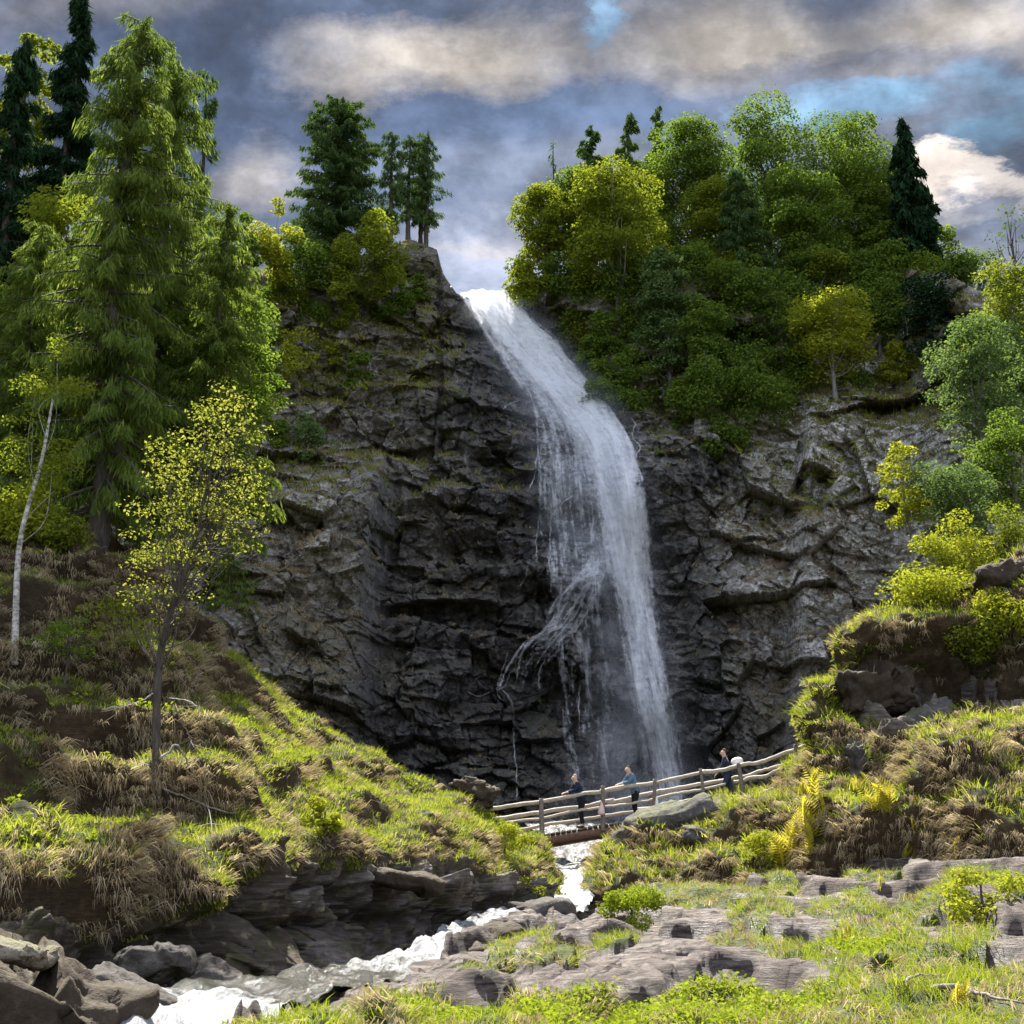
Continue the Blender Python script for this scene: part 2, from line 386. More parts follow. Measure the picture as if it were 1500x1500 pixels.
def finish_bank(V, hum, rockf, seed, terr=(1.7, .52), hscale=1.):
    px, py = proj(V); x, y, z = V[..., 0].copy(), V[..., 1].copy(), V[..., 2].copy()
    rock = rockf(px, py, V)
    Q = np.stack([x, y, z], -1)
    lowf = fbm(Q / 3.1, 4, seed)
    # terraces trodden into the turf
    ph = z / terr[0] + .9 * fbm(np.stack([x / 5, y / 5, z * .1], -1), 3, seed + 4)
    tp = 2 * math.pi * ph
    d = terr[1] * (np.sin(tp) + .28 * np.sin(2 * tp)) * (1 - rock) * (1 - .8 * ss(255, 385, px) if seed == 101 else 1)
    slope = ss(255, 385, px) if seed == 101 else 0 * px
    d = d + .55 * lowf * (1 - .3 * rock) * (1 - .45 * slope)
    hm = fbm(np.stack([x / 1.0, y / 1.3, z / 1.0], -1), 3, seed + 9)
    d = d + .38 * np.abs(hm) * (1 - rock) * (1 - .4 * slope)
    for cx, cy, rx, ry, h in hum: d = d + h * gs(px, py, cx, cy, rx, ry)
    # broken rock
    w = fbm(Q / 2., 3, seed + 2)
    al = x * .8 + y * .6
    f1, c1 = facets(al / 3.4 + .4 * w, z / .95 + .22 * al + .3 * w, seed + 5, 1.3); f2, c2 = facets(al / 1.3 + .4 * w, z / .34 + .2 * al + .3 * w, seed + 6, 1.2)
    d = d + rock * (.55 * f1 + .20 * f2 + 1.0 * fbm(Q / 1.5, 3, seed + 8) + .35 * fbm(Q / .5, 4, seed + 11))
    if seed == 201: d = d - 2.2 * gs(px, py, 1400, 995, 150, 40) - .8 * gs(px, py, 1240, 1010, 30, 60)
    if seed == 101: d = d - 2.2 * gs(px, py, 400, 1405, 85, 48) - 1.0 * gs(px, py, 560, 1352, 60, 26)
    n0 = normals(V); n0 = n0 * np.sign(n0[..., 2:3] * .7 - n0[..., 1:2] + 1e-6)
    for _ in range(3): n0 = smooth1(smooth1(n0, 12, 1), 8, 0)
    n0 = n0 / (np.linalg.norm(n0, axis=-1, keepdims=True) + 1e-9)
    D = n0 * .85 + np.array([0, -.22, .18]); D = D / np.linalg.norm(D, axis=-1, keepdims=True)
    V = V + D * d[..., None] * .9
    n = normals(V); n = n * np.sign(n[..., 2:3] * .7 - n[..., 1:2] + 1e-6)
    return V, n, px, py, rock, lowf
VL, NL, pxL, pyL, rkL, nzL = finish_bank(VL, LHUM, rockmask_L, 101)
grL = np.clip(ss(.35, .75, NL[..., 2] + .25 * nzL), 0, 1)
warmL = np.clip(ss(430, 330, pxL) + .45, 0, 1)
tag(mk('left_bank', VL, gridF(*VL.shape[:2]), M_BANK, None, dict(rock=rkL, grass=grL, warm=warmL)), kind='structure')

# right knoll ----------------------------------------------
RC = [862, 900, 950, 1010, 1080, 1130, 1165, 1185, 1205, 1235, 1290, 1360, 1440, 1500, 1700, 2000]
crest = ([1300, 1262, 1238, 1222, 1190, 1158, 1128, 1092, 1012, 928, 893, 884, 842, 812, 700, 600], [46, 47, 47.5, 47.6, 47.4, 47, 46.5, 46, 45.6, 45.4, 45.6, 46, 46.5, 46.5, 46, 46])
lip = ([1305, 1266, 1242, 1226, 1196, 1164, 1136, 1104, 1035, 958, 925, 920, 885, 860, 760, 680], [45.8, 46.8, 47.2, 47.3, 47.2, 46.7, 46, 45.3, 44.7, 44.3, 44.2, 44.2, 44.4, 44.2, 43.5, 43])
mid = ([1310, 1270, 1248, 1232, 1204, 1174, 1150, 1132, 1090, 1040, 1010, 1000, 985, 970, 940, 900], [45.4, 46.2, 46.6, 46.8, 46.8, 46.2, 45.4, 44.8, 44.6, 44.4, 44.3, 44.2, 44, 43.8, 42, 41])
lowg = ([1318, 1280, 1262, 1250, 1226, 1206, 1192, 1184, 1176, 1162, 1146, 1132, 1112, 1096, 1070, 1035], [44.9, 45, 45.2, 45.4, 45.2, 44.6, 43.8, 43.2, 42.6, 42, 41.4, 40.6, 39.6, 38.6, 36, 34])
foot = ([1326, 1300, 1286, 1280, 1268, 1262, 1262, 1264, 1268, 1274, 1278, 1278, 1276, 1270, 1250, 1230], [44.2, 43.8, 43.4, 43, 42.4, 41.6, 41, 40.5, 40, 39.3, 38.2, 37.2, 36, 35, 32, 30])
low = ([1350, 1330, 1322, 1320, 1315, 1315, 1318, 1320, 1325, 1332, 1338, 1340, 1340, 1338, 1330, 1320], [43.6, 43, 42.6, 42.2, 41.4, 40.6, 40, 39.5, 39, 38.3, 37.2, 36, 34.8, 33.8, 31, 29])
cp = P(RC, *crest)
VR, vr = loft(RC, [low, foot, lowg, mid, lip, crest, back_of(cp, 1.2, 0), back_of(cp, 6, -.6), back_of(cp, 26, -1.)], 620, 440, 4, 4, [.7, 2, 1.6, 1.8, 1.0, .4, .6, 1.])
RHUM = [(1245, 1232, 62, 34, 1.1), (1045, 1250, 46, 26, .7), (893, 1258, 28, 24, .9), (965, 1258, 40, 20, .6), (1235, 1165, 34, 22, .6), (1400, 1150, 90, 48, 1.5), (1455, 1240, 60, 40, 1.4),
        (1330, 1225, 60, 28, .7), (1190, 1205, 28, 18, .4), (1212, 1030, 26, 70, .8), (1330, 1105, 50, 26, .6), (1140, 1210, 34, 20, .4), (1080, 1215, 30, 14, .4)]
def rockmask_R(px, py, V):
    n = fbm(np.stack([px / 40, py / 40, px * 0], -1), 4, 161)
    m = gs(px, py, 1300, 1015, 60, 42, -15, 2) + gs(px, py, 1345, 1068, 60, 26, -35, 2) + gs(px, py, 1262, 1115, 22, 26, 0, 2) + .8 * gs(px, py, 1450, 1000, 80, 50, 0, 2) * (n > .05)
    return np.clip(m + .3 * n * m, 0, 1)
VR, NR, pxR, pyR, rkR, nzR = finish_bank(VR, RHUM, rockmask_R, 201, (1.7, .22))
grR = np.clip(ss(.3, .7, NR[..., 2] + .25 * nzR), 0, 1)
tag(mk('right_bank', VR, gridF(*VR.shape[:2]), M_BANK, None, dict(rock=rkR, grass=grR, warm=np.full(rkR.shape, .25))), kind='structure')

# foreground ledges ----------------------------------------
FC = [330, 420, 500, 560, 620, 690, 760, 820, 870, 940, 1000, 1080, 1150, 1230, 1300, 1400, 1500, 1650, 2000]
b0 = ([1502, 1484, 1458, 1432, 1404, 1368, 1346, 1338, 1330, 1306, 1296, 1290, 1282, 1272, 1268, 1262, 1252, 1230, 1200], [15.5, 17.5, 21, 24.5, 28, 33, 37.5, 40.5, 42.5, 42.5, 42, 41.5, 40.6, 39.5, 38.3, 36.2, 34.2, 31, 27])
b1 = ([1512, 1494, 1472, 1452, 1432, 1405, 1388, 1378, 1368, 1352, 1345, 1338, 1326, 1318, 1312, 1306, 1300, 1285, 1270], [15, 16.5, 19, 21.5, 24, 27.5, 30.5, 32.5, 34, 35, 35.2, 35, 34.5, 34, 33.2, 31.6, 30, 27, 23])
b2 = ([1525, 1508, 1488, 1474, 1460, 1444, 1432, 1425, 1420, 1412, 1408, 1402, 1396, 1388, 1382, 1374, 1366, 1355, 1340], [14.5, 15.6, 17.2, 18.6, 20, 21.8, 23.2, 24.2, 24.8, 25.4, 25.6, 25.7, 25.6, 25.4, 25.2, 24.4, 23.6, 21.5, 18])
b3 = ([1540, 1528, 1512, 1504, 1496, 1488, 1482, 1478, 1475, 1471, 1469, 1465, 1461, 1456, 1451, 1445, 1440, 1430, 1420], [14, 14.6, 15.5, 16.2, 17, 17.6, 18.2, 18.5, 18.7, 18.9, 19, 19.1, 19.2, 19.2, 19, 18.6, 18.2, 17, 15])
b4 = ([1600, 1590, 1580, 1575, 1570, 1565, 1560, 1560, 1560, 1560, 1560, 1558, 1556, 1552, 1548, 1545, 1542, 1540, 1540], [12.5, 12.8, 13, 13.2, 13.4, 13.6, 13.8, 14, 14, 14, 14, 14, 14, 14, 14, 13.8, 13.6, 13, 12])
cp = P(FC, *b0); fr = P(FC, *b4); f2 = fr.copy(); f2[:, 1] = 6; f2[:, 2] = -1.75; f2[:, 0] *= 1.1; f3 = f2.copy(); f3[:, 1] = -12; f3[:, 2] = -1.8; f3[:, 0] *= 2
bk = back_of(cp, 1.5, -.5)
VF, vf = loft(FC, [f3, f2, fr, (b3[0], b3[1]), b2, b1, b0, bk], 900, 560, 8, 4, [.2, .3, 1, 1.6, 1.7, 1.6, .4])
GRASSF = [(1240, 1345, 55, 16, 5), (1120, 1362, 50, 16, 0), (1110, 1394, 70, 9, 3), (760, 1396, 60, 9, -22), (805, 1416, 50, 12, 0), (900, 1384, 40, 8, -10), (1270, 1380, 60, 22, -10),
          (1390, 1330, 90, 18, -18), (1480, 1310, 50, 20, 0), (1290, 1420, 90, 26, -22), (1400, 1400, 60, 20, -15), (640, 1508, 130, 16, 6), (850, 1514, 190, 26, 0), (1040, 1500, 110, 28, 0), (1270, 1486, 200, 28, -8), (1450, 1470, 120, 40, 0),
          (960, 1312, 80, 14, -4), (1050, 1312, 70, 10, 0), (1010, 1302, 60, 8, 0), (1150, 1300, 24, 20, 30), (1280, 1292, 38, 9, 0), (1185, 1420, 60, 7, 6), (700, 1440, 30, 5, -10), (1440, 1290, 60, 14, 0), (1040, 1332, 50, 7, 0)]
def rockmask_F(px, py, V):
    n = fbm(np.stack([px / 34, py / 16, px * 0], -1), 4, 261)
    g = 0
    for cx, cy, rx, ry, rot in GRASSF: g = np.maximum(g, gs(px, py, cx, cy, rx * 1.0, ry * 1.0, rot))
    g = np.where(py > 1520, .6, g)
    return ss(.50, .40, g + .30 * n)
pxF, pyF = proj(VF); rkF = rockmask_F(pxF, pyF, VF)
x, y, z = VF[..., 0].copy(), VF[..., 1].copy(), VF[..., 2].copy()
Q = np.stack([x, y, z], -1)
w = fbm(Q / 3.4, 4, 262)
# thin beds of schist dipping to the left: a flight of small steps
hgt = z + np.where(x < 3, -.24 * (x - 3), .10 * (x - 3)) + .32 * w
def steps(h, per, sharp):
    q = h / per; fl = np.floor(q); f = q - fl
    return (fl + ss(.5 - sharp, .5 + sharp, f)) * per
dz = (.85 * (steps(hgt, .62, .09) - hgt) + .6 * (steps(hgt + .02 * x, .17, .18) - (hgt + .02 * x)))
hm = np.abs(fbm(np.stack([x / .9, y / 1.2, z / .9], -1), 3, 270))
dz = dz * (1 - .6 * (1 - rkF)) + .10 * w + (1 - rkF) * (.30 * hm + .05) + rkF * (.05 * fbm(np.stack([x / .7, y / .7, z / .12], -1), 3, 271) + .065 * facets((x + .3 * y) / 1.1 + w, (z - .22 * x) / .14 + y * .3, 272, 1.)[0])
keep = ss(-9, 0, y)
VF[..., 2] += dz * keep
FHUM = [(1060, 1455, 45, 26, .35), (940, 1465, 60, 20, .25), (800, 1420, 50, 18, .22), (1130, 1360, 45, 20, .35), (1255, 1345, 40, 16, .35), (700, 1480, 60, 16, .22), (1210, 1410, 30, 12, .25), (1440, 1340, 60, 24, .4), (840, 1470, 40, 20, .22)]
for cx, cy, rx, ry, h in FHUM: VF[..., 2] += h * gs(pxF, pyF, cx, cy, rx, ry)
NF = normals(VF); NF = NF * np.sign(NF[..., 2:3] + 1e-6)
grF = np.clip(1 - rkF + .2 * w, 0, 1)
M_SLAB = bank_mat('schist_ledges')
def slab_mat():
    t = NT('foreground_schist'); o = t.obj(); rock = t.attr('rock')
    n1 = t.noise(o, .9, 5, .6); n2 = t.noise(o, 9., 6, .7)
    st = t.noise(t.scale(o, (.8, .8, 7.), (.03, .16, 0)), 1.7, 9, .74, .5)
    rk = t.ramp(st, [(.37, (.014, .010, .009)), (.46, (.08, .062, .053)), (.57, (.18, .146, .13)), (.75, (.30, .26, .235))])
    rk = t.mix(t.math('MULTIPLY', t.mapr(n1, .5, .66), .6), rk, (.11, .088, .076))
    rk = t.mix(t.math('MULTIPLY', t.mapr(n2, .6, .72), .5), rk, (.09, .10, .05))
    gr = t.ramp(n2, [(.3, (.025, .032, .008)), (.5, (.07, .09, .014)), (.7, (.11, .12, .025))])
    c = t.mix(t.mapr(rock, .35, .75), gr, rk)
    b = t.n('Bump', Strength=1., Distance=.16, Height=t.math('ADD', st, t.math('MULTIPLY', n2, .35)))
    p = t.n('BsdfPrincipled', Base_Color=c, Roughness=t.mapr(n1, .36, .60, .38, .85), Normal=b.outputs[0]); p.inputs['Specular IOR Level'].default_value = .22
    return t.done(p.outputs[0])
tag(mk('rock_ledges', VF, gridF(*VF.shape[:2]), slab_mat(), None, dict(rock=rkF, grass=grF, warm=np.zeros(rkF.shape))), kind='structure')

# floor of the gorge: one sheet to the horizon
def ground():
    r = np.concatenate([[0.01], np.geomspace(2, 3000, 40)]); a = np.linspace(0, 2 * math.pi, 97)
    X = r[:, None] * np.cos(a); Yy = 30 + r[:, None] * np.sin(a)
    Z = np.where(Yy > 60, -4., -4.) + .5 * fbm(np.stack([X / 9, Yy / 9, X * 0], -1), 3, 3)
    V = np.stack([X, Yy, Z], -1)
    tag(mk('ground', V, gridF(*V.shape[:2]), M_BANK, None, dict(rock=np.zeros(X.shape), grass=np.ones(X.shape), warm=np.zeros(X.shape))), kind='structure')
ground()
BV = {k: bvh(v, v.shape[:2]) for k, v in dict(left=VL[::2, ::2], right=VR[::2, ::2], fore=VF[::2, ::2], cliff=CL['V'][::2, ::2]).items()}
def hit(px, py, which=('left', 'right', 'fore', 'cliff')):
    """first ground seen through a photograph pixel"""
    d = Vector(P(px, py, 1.)).normalized(); best = None
    for k in which:
        h = BV[k].ray_cast(Vector((0, 0, 0)), d)
        if h[0] is not None and (best is None or h[3] < best[3]): best = h
    return None if best is None else np.array(best[0])
def drop(x, y, which=('left', 'right', 'fore', 'cliff'), z0=80., near=None):
    best = None
    for k in which:
        h = BV[k].ray_cast(Vector((x, y, z0)), Vector((0, 0, -1)))
        if h[0] is not None and (best is None or h[0].z > best): best = h[0].z
    return best
# ------------------------------------------------------------------ vegetation
M_BARK = {}
def bark(name, lo, hi, sc_=(6, 6, 1.2)):
    t = NT(name); o = t.obj()
    n = t.noise(t.scale(o, sc_), 2.5, 6, .65)
    c = t.ramp(n, [(.35, lo), (.65, hi)])
    b = t.n('Bump', Strength=.7, Distance=.04, Height=n)
    p = t.n('BsdfPrincipled', Base_Color=c, Roughness=.85, Normal=b.outputs[0])
    M_BARK[name] = t.done(p.outputs[0]); return M_BARK[name]
B_DARK = bark('dark_bark', (.025, .019, .014), (.09, .07, .055))
B_GREY = bark('grey_bark', (.09, .08, .07), (.24, .22, .20))
B_BIRCH = bark('birch_bark', (.10, .09, .08), (.60, .57, .52), (3, 3, 5))
B_DEAD = bark('weathered_wood', (.12, .10, .085), (.27, .24, .21))
LM = dict(
    larch=leaf_mat('larch_needles', (.08, .135, .03), (.23, .29, .06), .55),
    larch_far=leaf_mat('far_larch_needles', (.04, .08, .028), (.11, .17, .05), .4),
    larch_pale=leaf_mat('pale_larch_needles', (.07, .12, .045), (.17, .24, .085), .45),
    dark=leaf_mat('dark_needles', (.010, .026, .012), (.03, .06, .025), .2),
    maple=leaf_mat('young_maple_leaves', (.13, .16, .028), (.40, .40, .075), .5),
    broad=leaf_mat('broad_leaves', (.065, .125, .022), (.215, .285, .045), .5),
    broad2=leaf_mat('spring_leaves', (.125, .17, .018), (.29, .32, .038), .5),
    yellow=leaf_mat('yellow_green_leaves', (.20, .24, .020), (.40, .40, .045), .5),
    birch=leaf_mat('birch_leaves', (.075, .13, .045), (.19, .26, .085), .45),
    fern=leaf_mat('yellow_fern', (.40, .37, .04), (.62, .55, .10), .5),
    herb=leaf_mat('herb_leaves', (.12, .18, .014), (.33, .38, .035), .45),
    grass=leaf_mat('grass_blades', (.10, .15, .018), (.34, .37, .05), .5, third=(.50, .44, .19)),
    grass2=leaf_mat('lush_grass_blades', (.13, .19, .018), (.36, .40, .045), .5),
    dry=leaf_mat('withered_grass', (.17, .125, .075), (.42, .34, .22), .4, third=(.60, .52, .38)),
)
def unit(v): return v / (np.linalg.norm(v, axis=-1, keepdims=True) + 1e-9)
def leaves(name, C, D, N, L, W, mat, parent, tint, fold=.0):
    """n rhombic leaves: centre C, long axis D, normal N"""
    D = unit(D); S = unit(np.cross(D, N)); L = np.asarray(L)[:, None]; W = np.asarray(W)[:, None]
    U = np.cross(S, D)
    V = np.stack([C - D * L * .5, C + S * W * .5 + U * W * fold, C + D * L * .5, C - S * W * .5 + U * W * fold], 1)
    F = np.arange(len(C) * 4).reshape(-1, 4)
    return mk(name, V, F, mat, parent, None, False, dict(tint=tint))
def rsph(r, n):
    v = r.normal(size=(n, 3)); return unit(v)

def ground_at(px, py, Y=None, which=('left', 'right', 'fore', 'cliff')):
    if Y is None:
        h = hit(px, py, which)
        if h is not None: return h
        Y = 80
    p = P(px, py, Y); z = drop(p[0], p[1])
    if z is not None and abs(z - p[2]) < 1.6: p[2] = z
    elif z is not None and z > p[2] + 1.6:
        h = hit(px, py, which); p = h if h is not None else p
    return p

CAPD = 1.
def broadleaf(kind, label, px, pyb, pyt, wpx, mat='broad', Y=None, cb=.25, clumps=40, nleaf=9000, leaf=.2, seed=1, trunk_r=None, bark_m=None,
              cat='tree', group=None, dx=0, shape=.75, gap=.25, clump_r=None, lean=0., name='broadleaf_tree', limbs=22, limb_k=.38):
    r = np.random.default_rng(seed)
    b = ground_at(px, pyb, Y); Yb = b[1]
    top = P(px, pyt, Yb)[2]; H = max(top - b[2], .8); Wd = wpx * Yb / FPX / 1.0
    root = empty(name, b, label, cat, group)
    trunk_r = trunk_r or max(.02, H * .010)
    ox = dx * Yb / FPX
    # crown clumps: several unequal lobes inside an uneven outline
    cz = H * (cb + 1) / 2; hz = H * (1 - cb) / 2; low_ = cb < -.05
    pts = []; k = 0
    while len(pts) < clumps and k < clumps * 40:
        k += 1
        d = rsph(r, 1)[0]; rad = r.random() ** (1 / 2.6)
        q = d * rad
        wz = 1. if q[2] < 0 else (1 - shape * .35 * q[2])
        p = np.array([q[0] * Wd * .46 * wz + ox * (q[2] + 1) * .5, q[1] * Wd * .46 * wz, cz + q[2] * hz * .9])
        if gnoise(np.array([p / (Wd * .35) + seed * 3.1]), seed)[0] < -gap * .5 + (-.15): continue
        if all(np.linalg.norm((p - o) / np.array([1, 1, .8])) > Wd * .09 for o in pts): pts.append(p)
    pts = np.array(pts)
    cr = (clump_r or Wd * .175) * r.uniform(.6, 1.35, len(pts))
    B = Buf()
    hT = H * (cb + (1 - cb) * .62) if cb > -.05 else H * .10
    tr = curve([(0, 0, -.4), (lean * H * .1 + r.normal() * .008 * H, 0, H * .3), (ox * .35 + lean * H * .2, r.normal() * .008 * H, H * .55), (ox * .6 + lean * H * .25, 0, hT)], 6)
    tube(B, tr, np.linspace(1.15, .35, len(tr)) * trunk_r, 7, wob=.25, seed=seed)
    sel = r.choice(len(pts), min(len(pts), limbs), replace=False)
    for i in sel:
        e = pts[i]; h0 = min(max(e[2] - .35 * H * r.uniform(.4, 1), hT * .3), hT * .98); j = np.argmin(abs(tr[:, 2] - h0)); s = tr[j]
        m = (s + e) / 2 + np.array([0, 0, -.06 * H * r.random()]) + r.normal(size=3) * .02 * H
        tube(B, curve([s, m, e], 5), np.linspace(limb_k, .07, 11) * trunk_r * r.uniform(.7, 1.1), 5, False, .2, seed + i)
    B.build('trunk', bark_m or B_DARK, root)
    n = int(nleaf); w = cr ** 2; ci = r.choice(len(pts), n, p=w / w.sum())
    d = rsph(r, n); d[:, 2] = d[:, 2] if low_ else np.where(d[:, 2] < -.35, -d[:, 2] * .6, d[:, 2]); d = unit(d)
    rad = r.random(n) ** (1 / 4.) ; rad = np.where(r.random(n) < .1, rad * 1.25, rad)
    C = pts[ci] + d * (rad * cr[ci])[:, None] * np.array([1.1, 1.1, .78])
    N = unit(d * .6 + np.array([0, 0, .7]) + r.normal(size=(n, 3)) * .5)
    D = unit(np.cross(N, rsph(r, n)) + d * .35 - np.array([0, 0, .3]))
    L = leaf * r.uniform(.6, 1.4, n)
    tint = np.clip(.45 + .22 * r.normal(size=n) + .25 * (r.random(len(pts))[ci] - .5), 0, 1)
    leaves('crown', C, D, N, L, L * r.uniform(.5, .8, n), LM[mat], root, tint)
    return root

def conifer(kind, label, px, pyb, pyt, wpx, mat='larch', Y=None, low=.12, nbr=110, nspr=20000, spray=.45, sw=.09, seed=1, trunk_r=None, bark_m=None, droop=.55,
            group=None, lean=0., hang=.8, power=.75, name='larch_tree', sparse=0., topw=.12, z0=.4):
    r = np.random.default_rng(seed)
    b = ground_at(px, pyb, Y); Yb = b[1]
    H = P(px, pyt, Yb)[2] - b[2]; Wd = wpx * Yb / FPX
    root = empty(name, b, label, 'tree', group)
    trunk_r = trunk_r or H * .014
    B = Buf()
    tr = curve([(0, 0, -z0), (lean * H * .25 + .006 * H * r.normal(), 0, H * .25), (lean * H * .5 + .006 * H * r.normal(), 0, H * .5), (lean * H * .8, 0, H * .8), (lean * H, 0, H)], 8)
    tube(B, tr, np.linspace(1.1, .10, len(tr)) * trunk_r, 8, wob=.2, seed=seed)
    S = []; Dr = []; wgt = []
    for i in range(nbr):
        t = low + (1 - low) * ((i + r.random()) / nbr) ** .9
        if sparse and r.random() < sparse: continue
        az = r.random() * 2 * math.pi; 
        prof = (topw + (1 - topw) * (1 - t) ** power) * min(1., .72 + (t - low) * 2.2)
        Lb = Wd * .5 * prof * r.uniform(.55, 1.15)
        s = np.array([np.interp(t * H, tr[:, 2], tr[:, 0]), np.interp(t * H, tr[:, 2], tr[:, 1]), t * H])
        o = np.array([math.cos(az), math.sin(az), 0])
        up = .25 * Lb * (t - .2); dn = droop * Lb * r.uniform(.5, 1.2) * (1.1 - .7 * t)
        m = s + o * Lb * .5 + np.array([0, 0, up * .6 - dn * .35]); e = s + o * Lb + np.array([0, 0, up * .4 - dn + .10 * Lb])
        c = curve([s, m, e], 5)
        tube(B, c, np.linspace(.20, .05, len(c)) * trunk_r * (1.15 - t * .7), 4, False)
        S.append(c); wgt.append(Lb)
    B.build('trunk', bark_m or B_DARK, root)
    wgt = np.array(wgt); bi = r.choice(len(S), nspr, p=wgt / wgt.sum())
    tt = r.random(nspr) ** .75 * (S[0].shape[0] - 1.001) ; k = tt.astype(int); f = (tt - k)[:, None]
    SS = np.stack(S); Cb = SS[bi, k] * (1 - f) + SS[bi, k + 1] * f; ax = unit(SS[bi, k + 1] - SS[bi, k])
    side = unit(np.cross(ax, [0, 0, 1.])) * r.choice([-1, 1], nspr)[:, None]
    wid = (wgt[bi] * .15 * (1 - .6 * tt / SS.shape[1]))[:, None]
    lat = r.random((nspr, 1))
    C = Cb + side * lat * wid - np.array([0, 0, 1.]) * (hang * spray * r.random((nspr, 1)) * .9 + lat * wid * .5) + r.normal(size=(nspr, 3)) * .04
    D = unit(side * .5 + ax * .6 - np.array([0, 0, 1.]) * hang * r.uniform(.6, 2.0, (nspr, 1)) + r.normal(size=(nspr, 3)) * .35)
    L = spray * r.uniform(.5, 1.4, nspr)
    tint = np.clip(.5 + .25 * r.normal(size=nspr) + .3 * (r.random(len(S))[bi] - .5), 0, 1)
    leaves('crown', C, D, rsph(r, nspr), L, np.full(nspr, sw) * r.uniform(.6, 1.4, nspr), LM[mat], root, tint)
    return root

GL, GR, GP = 'trees on the left bank', 'trees of the wood right of the waterfall', 'trees on the rim left of the waterfall'
# --- left bank
conifer('', 'tall feathery green larch with a straight dark trunk on the left bank, largest tree', 138, 800, 32, 315, 'larch', None, .06, 230, 46000, .36, .045, 3, .36, droop=.65, group=GL, lean=.01, power=.6, topw=.24, hang=1.1)
conifer('', 'second big larch close behind and right of the largest larch', 215, 745, 88, 300, 'larch', 45.5, .06, 180, 36000, .38, .05, 5, .3, droop=.65, group=GL, power=.55, topw=.26, hang=1.1)
conifer('', 'dark conifer at the top left corner, almost black against the clouds', 62, 620, -8, 190, 'dark', 52, .1, 200, 36000, .5, .07, 8, .3, droop=.6, group=GL, name='spruce_tree', power=.75, topw=.16)
conifer('', 'dark conifer cut by the left edge of the picture', -25, 640, 60, 200, 'dark', 50, .1, 160, 26000, .5, .07, 9, .3, droop=.6, group=GL, name='spruce_tree', power=.75, topw=.16)
conifer('', 'thin ragged larch with bare drooping side branches beside the big larches', 284, 420, 105, 150, 'larch_far', 62, .1, 46, 2600, .5, .07, 12, .16, droop=.45, group=GL, sparse=.25, hang=.9, topw=.35)
conifer('', 'shorter bright larch right of the two big larches, boughs reaching over the cliff', 305, 790, 305, 210, 'larch', 43.5, .05, 140, 22000, .34, .045, 13, .16, droop=.5, group=GL, power=.55, topw=.2)
conifer('', 'leaning larch at the left edge between the birch and the largest larch', 20, 770, 330, 230, 'larch', 41, .06, 130, 20000, .32, .042, 14, .16, droop=.55, group=GL, power=.55, topw=.2)
conifer('', 'shaded larch standing behind the trunks of the two big larches', 175, 735, 420, 260, 'larch', 47, .02, 150, 30000, .38, .055, 15, .16, droop=.5, group=GL, power=.5, topw=.3)
broadleaf('', 'dark leafy tree closing the gap left of the cliff, behind the larches', 255, 760, 470, 230, 'broad', 50, .0, 60, 14000, .17, 16, group=GL)
broadleaf('', 'dark leafy tree behind the birch at the left edge', 60, 760, 520, 200, 'broad', 48, .0, 60, 12000, .16, 17, group=GL)
broadleaf('', 'sunlit yellow-green broadleaf crown at the upper left edge', 8, 420, 30, 110, 'broad2', 56, .3, 26, 5000, .2, 21, group=GL)
broadleaf('', 'bright yellow-leaved young tree behind the lower left of the largest larch', 55, 640, 250, 190, 'broad2', 47, .15, 44, 9000, .15, 22, group=GL)
broadleaf('', 'leafy green tree filling the gap under the second larch', 300, 720, 385, 190, 'broad', 46, .15, 48, 12000, .15, 23, group=GL)
broadleaf('', 'shaded leafy tree at the left edge behind the slim birch', 20, 700, 400, 170, 'broad', 46, .1, 44, 10000, .14, 24, group=GL)
broadleaf('', 'green tree right of the larches where their skirts meet the cliff', 350, 690, 430, 110, 'broad', 50, .1, 30, 6000, .15, 25, group=GL)
conifer('', 'pale young larch leaning over the sunlit slope below the maple crown', 335, 925, 775, 120, 'larch', None, .1, 60, 7000, .26, .035, 26, .05, droop=.35, group=GL, power=.6)
broadleaf('', 'slim white-barked birch leaning at the far left, thinly leaved', 24, 948, 470, 120, 'broad2', None, .35, 40, 4500, .07, 27, .07, B_BIRCH, group=GL, dx=30, lean=.02, name='birch_tree', limbs=6, limb_k=.13)
broadleaf('', 'young maple in front of the larches with thin yellow leaves and a dark slender trunk', 230, 1142, 545, 240, 'maple', None, .32, 190, 5600, .066, 28, .08, B_DARK, group=GL, dx=75, lean=.04, name='maple_tree', clump_r=.24, limb_k=.2, limbs=90)
broadleaf('', 'loose low sapling with tiny leaves left of the maple trunk', 165, 1010, 860, 120, 'broad2', None, .1, 26, 1500, .08, 29, .03, group=GL, name='sapling')
broadleaf('', 'small sparse sapling on the shaded terrace near the birch foot', 95, 1000, 890, 80, 'broad', None, .1, 18, 700, .08, 30, .025, group=GL, name='sapling')
GB = 'shrubs on the banks and cliff'
def shrub(label, px, pyb, pyt, wpx, mat, seed, n=3000, leaf=.13, Y=None, clumps=22, group=GB, cb=-.35, name='shrub', gap=.1):
    return broadleaf('', label, px, pyb, pyt, wpx, mat, Y, cb, clumps, int(n * 1.3), leaf, seed, .025, B_DARK, 'shrub', group, 0, .6, gap, wpx * .2 * (Y or 60) / FPX if Y else None, 0, name)
shrub('sunlit yellow shrub on the crest at the left edge beneath the birch crown', 25, 790, 715, 130, 'yellow', 31, 3500, .11)
shrub('sunlit shrub under the largest larch trunk, right of the left-edge shrub', 90, 800, 745, 80, 'broad2', 32, 1800, .10)
